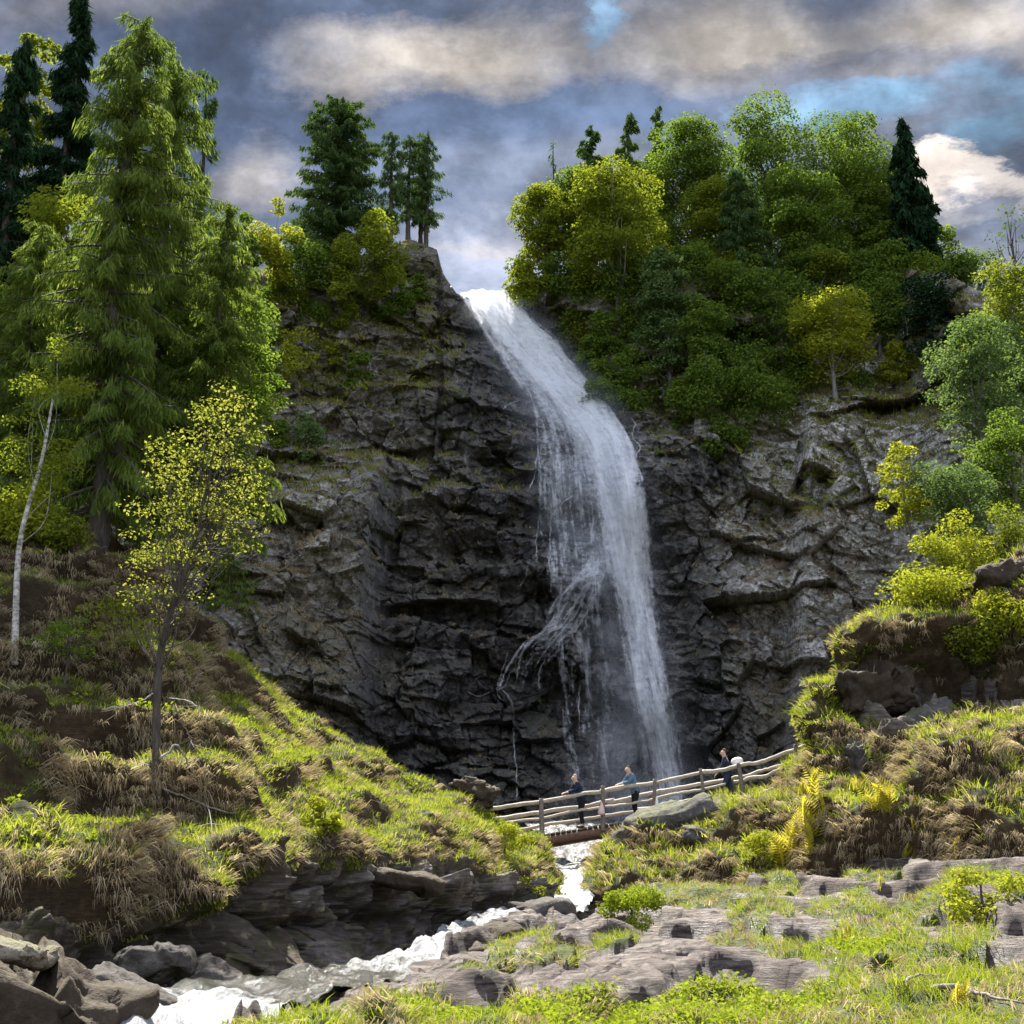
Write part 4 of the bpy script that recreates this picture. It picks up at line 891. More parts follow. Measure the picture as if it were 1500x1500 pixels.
VEIL = [(560, 752, 800), (590, 766, 840), (650, 770, 880), (700, 770, 885), (800, 775, 900), (850, 785, 900), (900, 780, 905), (1000, 785, 920), (1100, 800, 930), (1190, 815, 945)]
sheet('veil', VEIL, .3, lambda u, x, y: ss(0, .3, u) * ss(1, .75, u) * np.interp(y, [560, 600, 700, 820, 900, 1000, 1190], [.1, .42, .46, .38, .36, .30, .22]), 4)
SPRAY = [(440, 650, 800), (560, 715, 900), (650, 745, 965), (800, 770, 985), (950, 840, 1005), (1200, 870, 1040)]
FAN = [(815, 858, 905), (830, 845, 908), (850, 825, 905), (880, 806, 895), (905, 796, 880), (930, 770, 870), (960, 742, 840), (1000, 725, 815), (1040, 728, 800)]
sheet('veil', FAN, .35, lambda u, x, y: ss(0, .25, u) * ss(1, .6, u) * np.interp(y, [815, 830, 900, 960, 1040], [.3, .5, .42, .34, .12]), 9, nv=50)
def spray_mat():
    t = NT('spray'); cov = t.attr('cov'); n = t.noise(t.obj(), .5, 4, .6)
    d = t.n('BsdfDiffuse', Color=(.8, .84, .9)); tr = t.n('BsdfTranslucent', Color=(.8, .84, .9)); m = t.n('MixShader', i0=.5, i1=d.outputs[0], i2=tr.outputs[0])
    return t.done(t.n('MixShader', i0=t.math('MULTIPLY', cov, t.mapr(n, .3, .7)), i1=t.n('BsdfTransparent').outputs[0], i2=m.outputs[0]).outputs[0])
M_SPRAY = spray_mat()
for q, (o_, k_) in enumerate([(1.8, .22), (2.8, .17)]):
    s = sheet('spray', SPRAY, o_, lambda u, x, y: k_ * np.sin(math.pi * u) ** 1.6 * np.interp(y, [440, 560, 700, 1000, 1200], [.6, 1.3, 1., .9, 1.3]), 6 + q, bulge=.8); s.data.materials[0] = M_SPRAY
MIST = [(1040, 800, 1030), (1100, 800, 1050), (1160, 790, 1070), (1215, 780, 1080)]
s = sheet('spray', MIST, 3.2, lambda u, x, y: .34 * np.sin(math.pi * u) ** 1.5 * np.interp(y, [1040, 1110, 1180, 1215], [0, .6, 1., 1.]), 12, nv=40, bulge=1.2); s.data.materials[0] = M_SPRAY
def rivulets(paths, seed):
    r = np.random.default_rng(seed); V = []; F = []; CV = []; UV = []; k = 0
    for pts, w in paths:
        c = curve([(a, b, 0) for a, b in pts], 9)[:, :2]; c[:, 0] += r.normal(size=len(c)) * .6
        Y = np.array([cliffY(x, y) for x, y in c]); Y = np.minimum.accumulate(Y + .0) * .5 + smooth1(Y, 1, 0) * .5 - .28
        q = P(c[:, 0], c[:, 1], Y); t = unit(np.gradient(q, axis=0)); s = unit(np.cross(t, [0, 1., 0])); n = len(q)
        ww = w * .014 * (.6 + .8 * r.random(n))
        ww = smooth1(ww, 1, 0)
        off = np.array([-1, -.45, .45, 1.]); G = q[:, None] + s[:, None] * off[None, :, None] * ww[:, None, None]; G[:, 1:3, 1] -= .06
        V.append(G.reshape(-1, 3)); F.append(gridF(n, 4) + k); k += n * 4
        fade = np.minimum(1, np.minimum(np.arange(n) / 3. + .4, (n - np.arange(n)) / 5.))
        CV.append((np.array([0, 1., 1., 0])[None] * fade[:, None] * .58).ravel())
        ln = np.concatenate([[0], np.cumsum(np.linalg.norm(np.diff(q, axis=0), axis=1))])
        UV.append(np.stack([np.broadcast_to(off * .3 + r.random() * 50, (n, 4)), np.broadcast_to(-ln[:, None] * 2, (n, 4))], -1).reshape(-1, 2))
    mk('rivulets', np.concatenate(V) - fb, np.concatenate(F), M_FALL, fall, dict(cov=np.concatenate(CV)), True, None, np.concatenate(UV))
RV = [([(775, 570), (786, 610), (788, 655), (792, 700), (790, 740)], 5), ([(770, 640), (790, 652), (792, 680)], 3), ([(765, 585), (745, 593), (735, 602)], 4), ([(810, 655), (790, 660), (782, 700), (770, 722)], 4),
      ([(800, 752), (790, 760), (786, 790), (786, 830)], 4), ([(815, 745), (806, 760), (806, 800), (804, 850)], 6), ([(840, 725), (822, 740), (818, 760)], 5), ([(840, 672), (820, 682), (815, 720)], 6), ([(865, 725), (868, 760), (866, 800)], 5),
      ([(895, 820), (878, 826), (856, 846), (838, 858), (815, 880), (800, 910)], 9), ([(880, 828), (862, 852), (845, 880), (828, 905)], 7), ([(870, 838), (845, 850), (825, 872), (812, 900), (802, 930)], 6), ([(888, 830), (876, 860), (862, 890), (856, 930)], 8),
      ([(845, 905), (838, 918), (812, 920), (785, 932), (765, 946), (750, 968), (738, 990), (730, 1012)], 9), ([(825, 918), (795, 930), (770, 946), (762, 970), (757, 1000)], 7), ([(838, 918), (822, 930), (818, 960)], 5), ([(800, 962), (790, 985), (792, 1020)], 5), ([(770, 975), (748, 985), (740, 1005), (722, 1015)], 5),
      ([(735, 1010), (745, 1020), (752, 1040), (752, 1080), (756, 1130), (757, 1190)], 5), ([(722, 1012), (700, 1020), (680, 1010)], 2.5), ([(932, 615), (926, 640), (938, 655), (930, 675), (940, 700), (934, 725), (938, 760)], 6), ([(922, 610), (934, 628), (934, 650)], 4),
      ([(745, 955), (735, 985), (728, 1015), (742, 1030)], 4), ([(905, 760), (890, 790), (885, 830)], 7), ([(850, 1000), (848, 1040), (850, 1090)], 5), ([(866, 1000), (864, 1050)], 5), ([(775, 820), (768, 850), (758, 862)], 2.5), ([(780, 905), (800, 910), (830, 912), (842, 902)], 5)]
rivulets(RV, 33)
def torrent_mat():
    t = NT('torrent_water'); uv = t.n('UVMap').outputs[0]; cov = t.attr('cov'); o = t.obj()
    n1 = t.noise(t.scale(uv, (2.2, .5, 1.)), 1.6, 7, .65, .5); n2 = t.noise(t.scale(uv, (5., 1.8, 1.)), 2., 6, .7, .4)
    a = t.math('ADD', cov, t.math('MULTIPLY', t.math('SUBTRACT', t.math('ADD', t.math('MULTIPLY', n1, .6), t.math('MULTIPLY', n2, .4)), .5), 2.2))
    f = t.mapr(a, .38, .85)
    b = t.n('Bump', Strength=.8, Distance=.12, Height=t.math('ADD', n1, t.math('MULTIPLY', n2, .6)))
    fo = t.n('BsdfPrincipled', Base_Color=t.mix(n2, (.13, .14, .15), (.36, .37, .38)), Roughness=.7, Normal=b.outputs[0])
    wa = t.n('BsdfPrincipled', Base_Color=(.045, .043, .035), Roughness=.12, IOR=1.33, Normal=b.outputs[0])
    return t.done(t.n('MixShader', i0=f, i1=wa.outputs[0], i2=fo.outputs[0]).outputs[0])
M_TOR = torrent_mat()
def torrent(name, table, seed, lift=.12, nu=40, per=26, rough=.16):
    """table rows: left px, left py, right px, right py, Y, foam"""
    tb = np.array(table, float); L = P(tb[:, 0], tb[:, 1], tb[:, 4]); R = P(tb[:, 2], tb[:, 3], tb[:, 4])
    cl, cr = curve(L, per), curve(R, per); fo = np.interp(np.linspace(0, len(tb) - 1, len(cl)), np.arange(len(tb)), tb[:, 5])
    u = np.linspace(0, 1, nu)[None, :, None]; V = cl[:, None] * (1 - u) + cr[:, None] * u
    z = np.maximum.accumulate(V[::-1, :, 2], 0)[::-1]; V[..., 2] = z
    ln = np.concatenate([[0], np.cumsum(np.linalg.norm(np.diff(V[:, nu // 2], axis=0), axis=1))])
    wd = np.linalg.norm(cr - cl, axis=1)
    UV = np.stack([u[..., 0] * wd[:, None] + seed * 5, np.broadcast_to(ln[:, None], (len(cl), nu))], -1)
    q = np.stack([UV[..., 0] * 1.6, UV[..., 1] * .8, UV[..., 0] * 0 + seed], -1)
    V[..., 2] += lift + rough * fbm(q, 4, seed) + rough * 1.2 * np.abs(fbm(q * .6 + 9, 3, seed + 3)) * fo[:, None]
    return tag(mk(name, V, gridF(len(cl), nu), M_TOR, None, dict(cov=np.broadcast_to(fo[:, None], V.shape[:2])), True, None, UV.reshape(-1, 2)), kind='structure')
torrent('torrent', [(760, 1205, 960, 1205, 66, .45), (790, 1228, 920, 1228, 60, .55), (806, 1250, 890, 1250, 54, .55), (812, 1272, 872, 1272, 49, .6), (826, 1298, 872, 1296, 45.6, .95), (800, 1325, 868, 1328, 42.6, 1.), (745, 1338, 845, 1348, 39.4, .75),
                    (680, 1352, 752, 1370, 36.4, .6), (636, 1374, 696, 1397, 32.6, .8), (580, 1404, 655, 1422, 29.2, .8), (500, 1432, 610, 1448, 25.4, .5), (400, 1456, 535, 1472, 21.6, .28), (275, 1462, 452, 1484, 19., .3), (205, 1468, 410, 1494, 17.6, .8), (170, 1500, 380, 1522, 15.8, .9), (120, 1560, 340, 1580, 13.4, .8)], 3)
# ------------------------------------------------------------------ boulders
def rock_mat(name, lo, mid_, hi, spots=.3, mossy=.7):
    t = NT(name); o = t.obj()
    n1 = t.noise(o, 1.3, 6, .65); n2 = t.noise(o, 8., 6, .7); n3 = t.noise(o, 3., 4, .6)
    c = t.ramp(t.math('ADD', t.math('MULTIPLY', n1, .6), t.math('MULTIPLY', n2, .4)), [(.32, lo), (.5, mid_), (.68, hi)])
    c = t.mix(t.math('MULTIPLY', t.mapr(n2, .58, .68), spots), c, (.30, .29, .26))
    gz = t.n('SeparateXYZ', Vector=t.n('NewGeometry').outputs['Normal']).outputs[2]
    c = t.mix(t.math('MULTIPLY', t.mapr(t.math('ADD', gz, t.math('MULTIPLY', n3, .8)), .95, 1.35), mossy), c, (.08, .09, .03))
    b = t.n('Bump', Strength=.9, Distance=.06, Height=t.math('ADD', n1, n2))
    p = t.n('BsdfPrincipled', Base_Color=c, Roughness=.8, Normal=b.outputs[0]); p.inputs['Specular IOR Level'].default_value = .2
    return t.done(p.outputs[0])
M_RK = dict(grey=rock_mat('grey_boulder', (.03, .027, .025), (.08, .073, .068), (.14, .13, .12), .35), brown=rock_mat('brown_boulder', (.02, .014, .009), (.045, .032, .021), (.075, .057, .04), .1, .12),
            dark=rock_mat('dark_wet_boulder', (.02, .018, .016), (.06, .052, .045), (.13, .115, .10), .15, .0), pale=rock_mat('pale_stone', (.09, .07, .05), (.20, .165, .12), (.30, .265, .22), .2))
def boulder(label, px, py, rx, ry, Y, mat, seed, dep=1., rot=0., box=.75, tilt=0., group=None, rough=.27):
    """a block of stone about (px, py), half-sizes in pixels at distance Y"""
    s = Y / FPX; c = P(px, py, Y); a, b, h = rx * s, rx * s * dep, ry * s
    nu, nv = 72, 46
    u = np.linspace(0, 2 * math.pi, nu, endpoint=False); v = np.linspace(-math.pi / 2, math.pi / 2, nv)
    U, W = np.meshgrid(u, v); f = lambda x: np.sign(x) * np.abs(x) ** box
    V = np.stack([f(np.cos(W)) * f(np.cos(U)), f(np.cos(W)) * f(np.sin(U)), f(np.sin(W))], -1)
    Q = V * np.array([a, b, h]); m = max(a, h); d = V / (np.linalg.norm(V, axis=-1, keepdims=True) + 1e-9)
    g1, c1 = facets(Q[..., 0] / m * 1.5 + seed + Q[..., 1] / m, Q[..., 2] / m * 1.9 + .5 * Q[..., 0] / m, seed, 1.)
    e = rough * (g1 + .9 * fbm(Q / m * 1.6 + seed * 5.3, 5, seed)); e = e - e[0].mean() * 0
    e[0] = e[0].mean(); e[-1] = e[-1].mean(); e[:, 0] = e[:, 0]
    Q = Q + d * e[..., None] * min(a, h) * 1.6
    cr, sr = math.cos(math.radians(rot)), math.sin(math.radians(rot))
    Q = np.stack([Q[..., 0] * cr - Q[..., 2] * sr, Q[..., 1], Q[..., 0] * sr + Q[..., 2] * cr], -1)
    i = np.arange(nu * nv).reshape(nv, nu); j = np.roll(i, -1, 1)
    F = np.stack([i[:-1], j[:-1], j[1:], i[1:]], -1).reshape(-1, 4)
    o = mk('boulder', Q, F, M_RK[mat]); o.location = tuple(c); return tag(o, label, 'rock', group)
BL = [('large rough dark grey boulder holding up the right half of the footbridge', 1000, 1219, 92, 36, 46.8, 'grey', 3, .7, 8, .6), ('mossy boulder on the grass crest left of the footbridge', 694, 1166, 30, 20, 46.5, 'brown', 5, .9, -8, .6),
      ('huge brown boulder in the bottom left corner', 40, 1512, 150, 100, 14.6, 'brown', 7, .8, -14, .6), ('flat pale stone lying on top of the huge corner boulder', 24, 1396, 56, 15, 14.4, 'pale', 9, .9, -8, .6), ('small round pale stone at the tip of the flat stone', 50, 1396, 16, 10, 14.1, 'pale', 10, .9, 0, .8),
      ('dark wet boulder splitting the cascade below the bridge', 775, 1352, 66, 26, 39.6, 'dark', 11, .8, 14, .6), ('long brown rock beside the white cascade', 702, 1388, 62, 20, 34., 'brown', 13, .8, 18, .6), ('rounded golden brown rock washed by the cascade', 672, 1412, 48, 20, 31., 'brown', 15, .8, 18, .7),
      ('low flat dark rock in the middle of the lower stream', 540, 1464, 70, 14, 23.4, 'dark', 17, .6, 6, .6), ('rock at the mouth of the pool under the bridge', 842, 1282, 26, 12, 48.8, 'grey', 19, .8, 0, .6), ('mossy rock beside the tan tussock under the bridge', 905, 1290, 30, 16, 45.5, 'grey', 41, .8, 0, .6),
      ('brown rock set in the dark earth face of the right bank', 1288, 1018, 52, 38, 44.1, 'brown', 21, .5, 18, .6), ('slanting pale grey rock with lichen on the right bank', 1345, 1068, 54, 24, 43.4, 'grey', 23, .6, 30, .6), ('small grey boulder at the foot of the earth face', 1266, 1118, 26, 28, 42.6, 'grey', 25, .8, 10, .6),
      ('grey stone lying above the large ledge', 1032, 1226, 34, 10, 45., 'grey', 27, .8, -6, .6), ('dark rock under the overhang of the left bank', 310, 1444, 60, 26, 22, 'dark', 29, .7, -10, .65), ('dark rock sticking out of the shaded bank foot at left', 225, 1412, 56, 24, 20.4, 'dark', 31, .7, 6, .65),
      ('wet dark rock slanting into the lower stream at left', 190, 1462, 74, 26, 17.4, 'dark', 33, .8, -22, .6), ('dark rock in the sunlit left slope', 455, 1150, 44, 16, 37.5, 'dark', 35, .6, -22, .6), ('grey rock at the lower end of the left slope', 590, 1290, 60, 14, 34., 'brown', 37, .6, -10, .6),
      ('brown rock at the right edge above the earth face', 1470, 850, 40, 26, 45., 'brown', 39, .8, 20, .7)]
for i, (lab, px, py, rx, ry, Y, m, sd_, dep, rot, box) in enumerate(BL):
    boulder(lab, px, py, rx, ry, Y, m, sd_, dep, rot, box, group='boulders of the gorge')
# ------------------------------------------------------------------ footbridge
def wood_mat(name, lo, hi):
    t = NT(name); o = t.obj(); n = t.noise(t.scale(o, (2., 9., 9.)), 2., 6, .65)
    c = t.ramp(n, [(.3, lo), (.7, hi)]); b = t.n('Bump', Strength=.5, Distance=.02, Height=n)
    p = t.n('BsdfPrincipled', Base_Color=c, Roughness=.75, Normal=b.outputs[0]); p.inputs['Specular IOR Level'].default_value = .2; return t.done(p.outputs[0])
W_RAIL = wood_mat('peeled_log', (.26, .22, .18), (.55, .49, .41)); W_POST = wood_mat('grey_post', (.10, .08, .065), (.26, .22, .19)); W_BEAM = wood_mat('brown_beam', (.07, .04, .025), (.20, .12, .08)); W_DECK = wood_mat('deck_planks', (.08, .06, .045), (.22, .18, .14))
RLX = [690, 720, 795, 845, 883, 958, 1005, 1030, 1085, 1120, 1165, 1190]
RLY = [1189, 1185, 1174, 1164.5, 1158, 1147, 1137, 1131.5, 1122, 1114, 1099, 1088]
RLD = [51, 50.6, 49.8, 49.4, 49.1, 48.5, 48.1, 47.9, 47.4, 47.1, 46.7, 46.4]
def railpt(px, down, back=0.):
    """point on the rail line at pixel column px, lowered by metres, moved back across the deck"""
    p = P(px, np.interp(px, RLX, RLY), np.interp(px, RLX, RLD)); return p + np.array([.06 * back, back, -down])
bo = railpt(883, 1.1); bridge = empty('footbridge', bo, 'log footbridge with pole railings crossing the stream in front of the waterfall', 'bridge')
def part(name, fn, mat):
    B = Buf(); fn(B); o = B.build(name, mat, bridge); o.data.transform(__import__('mathutils').Matrix.Translation(-Vector(bo))); return o
DW = 1.3
def rail_part(name, x0, x1, down, back, r, seed, mat=W_RAIL, wob=.05):
    g = np.random.default_rng(seed); xs = np.linspace(x0, x1, 26); c = np.array([railpt(x, down, back) for x in xs]); c[:, 2] += wob * smooth1(g.normal(size=26), 2, 0); c[:, 1] += wob * smooth1(g.normal(size=26), 2, 0)
    part(name, lambda B: tube(B, c, np.linspace(r * 1.1, r * .85, 26) * (1 + .12 * smooth1(g.normal(size=26), 1, 0)), 9, wob=.1, seed=seed), mat)
rail_part('rail', 698, 888, 0, 0, .072, 1); rail_part('rail', 880, 1034, 0, 0, .07, 2); rail_part('rail', 1026, 1186, 0, 0, .07, 3)
rail_part('rail', 735, 962, .55, 0, .05, 4); rail_part('rail', 950, 1062, .52, 0, .05, 5); rail_part('rail', 1074, 1172, .50, 0, .06, 6)
rail_part('rail', 712, 900, .27, DW, .075, 7); rail_part('rail', 890, 1070, .27, DW, .07, 8); rail_part('rail', 1060, 1172, .27, DW, .065, 9)
rail_part('rail', 755, 940, .74, DW, .06, 10); rail_part('rail', 930, 1070, .74, DW, .06, 11); rail_part('rail', 1066, 1156, 1.02, -.02, .06, 12)
def post(px, back, top, bot, r, seed, lean=0.):
    a = railpt(px, -top, back); b = railpt(px, bot, back); a = a + np.array([lean, 0, 0]); off = np.array([0, -.11 if back == 0 else .11, 0])
    g = np.random.default_rng(seed); c = curve([b + off, (a + b) / 2 + off + g.normal(size=3) * .015, a + off], 8); part('post', lambda B: tube(B, c, np.linspace(1.1, .9, len(c)) * r, 8, wob=.15, seed=seed), W_POST)
for k, (px, top, bot, r, ln) in enumerate([(795, .1, 1.85, .085, -.06), (882, .16, 1.35, .07, .02), (958, .12, 1.2, .065, .02), (1030, .12, 1.15, .055, -.1), (1086, .08, 1.15, .075, -.12), (1165, .18, 1.2, .075, 0)]): post(px, 0, top, bot, r, 20 + k, ln)
for k, px in enumerate([745, 850, 955, 1060, 1105, 1150]): post(px, DW, -.2, 1.15, .055, 40 + k)
def deck(B):
    xs = np.linspace(735, 1180, 58)
    for i in range(57):
        a0, a1 = railpt(xs[i] + .4, 1.12, -.08), railpt(xs[i + 1] - .9, 1.12, -.08); b0, b1 = railpt(xs[i] + .4, 1.12, DW + .12), railpt(xs[i + 1] - .9, 1.12, DW + .12)
        g = .012 * math.sin(i * 7.1); q = np.array([a0, a1, b1, b0]) + [0, 0, g]; V = np.concatenate([q, q - [0, 0, .06]])
        B.add(V, [[0, 1, 2, 3], [7, 6, 5, 4], [0, 4, 5, 1], [1, 5, 6, 2], [2, 6, 7, 3], [3, 7, 4, 0]])
part('deck', deck, W_DECK)
for k, (bk, r) in enumerate([(.05, .17), (.65, .16), (1.2, .17)]):
    xs = np.linspace(745, 1120, 16); c = np.array([railpt(x, 1.37, bk) for x in xs]); part('beam', lambda B: tube(B, c, np.linspace(r * 1.08, r * .9, 16), 10, wob=.06, seed=k), W_BEAM)
# ------------------------------------------------------------------ people
def cloth(name, c, rough=.85):
    t = NT(name); n = t.noise(t.obj(), 14., 3, .6)
    p = t.n('BsdfPrincipled', Base_Color=t.mix(n, tuple(x * .8 for x in c), tuple(min(1, x * 1.2) for x in c)), Roughness=rough); p.inputs['Specular IOR Level'].default_value = .15; return t.done(p.outputs[0])
M_SKIN = cloth('skin', (.55, .36, .27), .6); M_HAIR = cloth('brown_hair', (.10, .06, .035)); M_HAIR2 = cloth('grey_hair', (.35, .32, .29)); M_NAVY = cloth('navy_cloth', (.018, .025, .05)); M_BLACK = cloth('black_cloth', (.014, .014, .018)); M_BLUE = cloth('blue_grey_cloth', (.10, .17, .24)); M_JEAN = cloth('dark_jeans', (.03, .045, .09)); M_WHITE = cloth('white_cloth', (.78, .76, .74)); M_YEL = cloth('yellow_cloth', (.65, .42, .04)); M_PINK = cloth('pink_cloth', (.62, .26, .24)); M_BAG = cloth('pale_pink_cloth', (.66, .46, .44)); M_SHOE = cloth('dark_shoe', (.03, .025, .02))
def skin_mesh(name, chains, mat, parent, levels=1, shift=None):
    """chains share vertices by name: [[(name, xyz, radius), ...], ...]; grown as one surface"""
    vs, es, idx, rad = [], [], {}, []
    for ch in chains:
        prev = None
        for nme, co_, r in ch:
            if nme not in idx: idx[nme] = len(vs); vs.append(tuple(co_)); rad.append(r)
            if prev is not None: es.append((prev, idx[nme]))
            prev = idx[nme]
    me = bpy.data.meshes.new(name); me.from_pydata(vs, es, []); o = bpy.data.objects.new(name, me); COL.objects.link(o)
    sm = o.modifiers.new('s', 'SKIN'); sm.use_smooth_shade = True; sb = o.modifiers.new('d', 'SUBSURF'); sb.levels = levels; sb.render_levels = levels
    lay = me.skin_vertices[0] if len(me.skin_vertices) else None
    for i, r in enumerate(rad):
        rr = (r, r) if np.isscalar(r) else r
        lay.data[i].radius = rr; lay.data[i].use_root = (i == 0)
    bpy.context.view_layer.update()
    dg = bpy.context.evaluated_depsgraph_get(); m2 = bpy.data.meshes.new_from_object(o.evaluated_get(dg))
    bpy.data.objects.remove(o); q = bpy.data.objects.new(name, m2); COL.objects.link(q); m2.materials.clear(); m2.materials.append(mat); q.parent = parent
    for p in m2.polygons: p.use_smooth = True
    return q
def person(label, base, yaw, jacket, trousers, hair, pose='lean', scale=1., pack=None, skirt=False):
    """faces +x in its own frame, then turned by yaw"""
    root = empty('person', base, label, 'person', None, yaw); root.scale = (scale,) * 3
    lean = dict(lean=.16, stand=.03, walk=.06)[pose]
    pel = (0, 0, .93); w = (lean * .35, 0, 1.08); ch = (lean * .9, 0, 1.30); nk = (lean * 1.25, 0, 1.46); hd = (lean * 1.4 + .03, 0, 1.57); ht = (lean * 1.4 + .02, 0, 1.67)
    sh = lambda s: (lean, s * .19, 1.40)
    if pose == 'lean': el = lambda s: (lean + .16, s * .23, 1.17); ha = lambda s: (lean + .38, s * .12, 1.12)
    elif pose == 'walk': el = lambda s: (lean + s * .12 - .03, s * .25, 1.13); ha = lambda s: (lean + .10 + s * .16, s * .23, .93)
    else: el = lambda s: (lean + .05, s * .25, 1.13); ha = lambda s: (lean + .26, s * .10, 1.20)
    st = .20 if pose == 'walk' else .05
    kn = lambda s: (.05 + s * st * .6, s * .10, .50); an = lambda s: (s * st - .03, s * .10, .09); to = lambda s: (s * st + .14, s * .11, .04)
    def fing(s):
        h = np.array(ha(s)); e = np.array(el(s)); d = unit(h - e); sd_ = np.array([d[1], -d[0], 0]); sd_ = unit(sd_ + 1e-6); out = []
        palm = h + d * .07
        for k in range(4):
            o_ = sd_ * (.03 - .02 * k); l = [.065, .078, .072, .055][k]
            out.append([(f'palm{s}', palm, (.042, .02)), (f'f{s}{k}a', palm + o_ + d * .03, .010), (f'f{s}{k}b', palm + o_ + d * l * .8 + np.array([0, 0, -.012]), .009), (f'f{s}{k}c', palm + o_ + d * l + np.array([0, 0, -.035]), .008)])
        out.append([(f'hand{s}', h, .026), (f't{s}a', h + d * .03 + sd_ * .045, .011), (f't{s}b', h + d * .065 + sd_ * .058, .009)])
        return out
    C = [[('pel', pel, (.10, .12)), ('w', w, (.09, .11)), ('ch', ch, (.10, .13)), ('nk', nk, .055), ('hd', hd, (.085, .078)), ('ht', ht, (.075, .07))], [('hd', hd, .08), ('nose', (hd[0] + .105, 0, hd[2] - .005), .014)]]
    for s in (-1, 1):
        C += [[('ch', ch, .12), (f'sh{s}', sh(s), .062), (f'el{s}', el(s), .044), (f'hand{s}', ha(s), .028), (f'palm{s}', np.array(ha(s)) + unit(np.array(ha(s)) - np.array(el(s))) * .07, (.042, .02))]] + fing(s)
        C += [[('pel', pel, .14), (f'hip{s}', (0, s * .095, .84), .09), (f'kn{s}', kn(s), .06), (f'an{s}', an(s), .042), (f'to{s}', to(s), .034)]]
        C += [[('hd', hd, .08), (f'ear{s}', (hd[0] - .01, s * .092, hd[2]), .016)]]
    skin_mesh('body', C, M_SKIN, root)
    J = [[('a0', (0, 0, .80), (.16, .20)), ('a', (0, 0, .90), (.17, .20)), ('w', w, (.155, .19)), ('ch', ch, (.155, .20)), ('n', (nk[0] - .01, 0, nk[2] - .035), .075)]]
    for s in (-1, 1): J += [[('ch', ch, .14), (f's{s}', sh(s), .082), (f'e{s}', el(s), .064), (f'h{s}', np.array(ha(s)) * .88 + np.array(el(s)) * .12, .05)]]
    skin_mesh('jacket', J, jacket, root)
    T = [[('pt', (0, 0, 1.0), (.13, .16)), ('p', (0, 0, .90), (.145, .165))]]
    for s in (-1, 1): T += [[('p', (0, 0, .90), .15), (f'h{s}', (0, s * .095, .82), .108), (f'k{s}', kn(s), .08), (f'a{s}', (an(s)[0], an(s)[1], .11), .066)]]
    skin_mesh('trousers', T, trousers, root)
    for s in (-1, 1): skin_mesh('shoe', [[('h', (an(s)[0] - .05, an(s)[1], .045), .045), ('m', (an(s)[0] + .07, an(s)[1], .04), (.05, .04)), ('t', (to(s)[0] + .06, to(s)[1], .035), (.045, .033))]], M_SHOE, root)
    skin_mesh('hair', [[('a', (ht[0] - .055, 0, hd[2] - .02), (.07, .082)), ('b', (ht[0] - .025, 0, ht[2] - .005), (.075, .085)), ('c', (ht[0] + .035, 0, ht[2] + .025), (.05, .07))]], hair, root)
    for s in (-1, 1): skin_mesh('eye', [[('a', (hd[0] + .078, s * .034, hd[2] + .025), .012), ('b', (hd[0] + .084, s * .034, hd[2] + .025), .009)]], M_BLACK, root)
    return root
def bag(label, base, yaw, V_, r_, mat, name='backpack', cat='backpack'):
    root = empty(name, base, label, cat, None, yaw); skin_mesh('sack', [[(str(k), v, r) for k, (v, r) in enumerate(zip(V_, r_))]], mat, root, 2); return root
LEFT = math.pi
def on_deck(px, back): return railpt(px, 1.115, back)
d1 = on_deck(852, .42); person('person in dark jacket and trousers leaning on the railing, leftmost on the bridge', d1, math.radians(195), M_NAVY, M_BLACK, M_HAIR2, 'lean', 1.06)
d2 = on_deck(931, .40); person('person in blue-grey top and black vest standing at the middle of the railing', d2, math.radians(200), M_BLUE, M_BLACK, M_HAIR, 'lean', 1.06)
d3 = on_deck(1068, .65); person('person in dark jacket walking across the bridge with a white backpack', d3, math.radians(170), M_NAVY, M_JEAN, M_HAIR, 'walk', 1.06)
y3 = math.radians(170); bag('white backpack on the back of the walking person', d3, y3, [(-.28, 0, 1.20), (-.36, 0, 1.36), (-.31, 0, 1.54)], [(.18, .22), (.22, .24), (.15, .19)], M_WHITE)
p4 = P(628, 1147, 50.2); person('person in a yellow top half hidden behind the grass crest left of the bridge', p4 - np.array([0, 0, 1.72]), math.radians(160), M_YEL, M_JEAN, M_HAIR, 'stand')
bag('white and pink cloth bag hanging on the railing between two people', railpt(880, .86, -.24), 0, [(0, 0, .02), (.01, 0, .12), (.02, 0, .28), (.03, 0, .42), (.03, .12, .52)], [(.16, .12), (.19, .14), (.12, .10), (.03, .03), (.012, .012)], M_BAG, 'bag', 'bag')
bag('small white cloth bag hanging on the railing right of the middle person', railpt(961, .82, -.2), 0, [(0, 0, .02), (0, 0, .10), (0, 0, .24), (0, .1, .36)], [(.06, .10), (.07, .11), (.04, .06), (.012, .012)], M_WHITE, 'bag', 'bag')
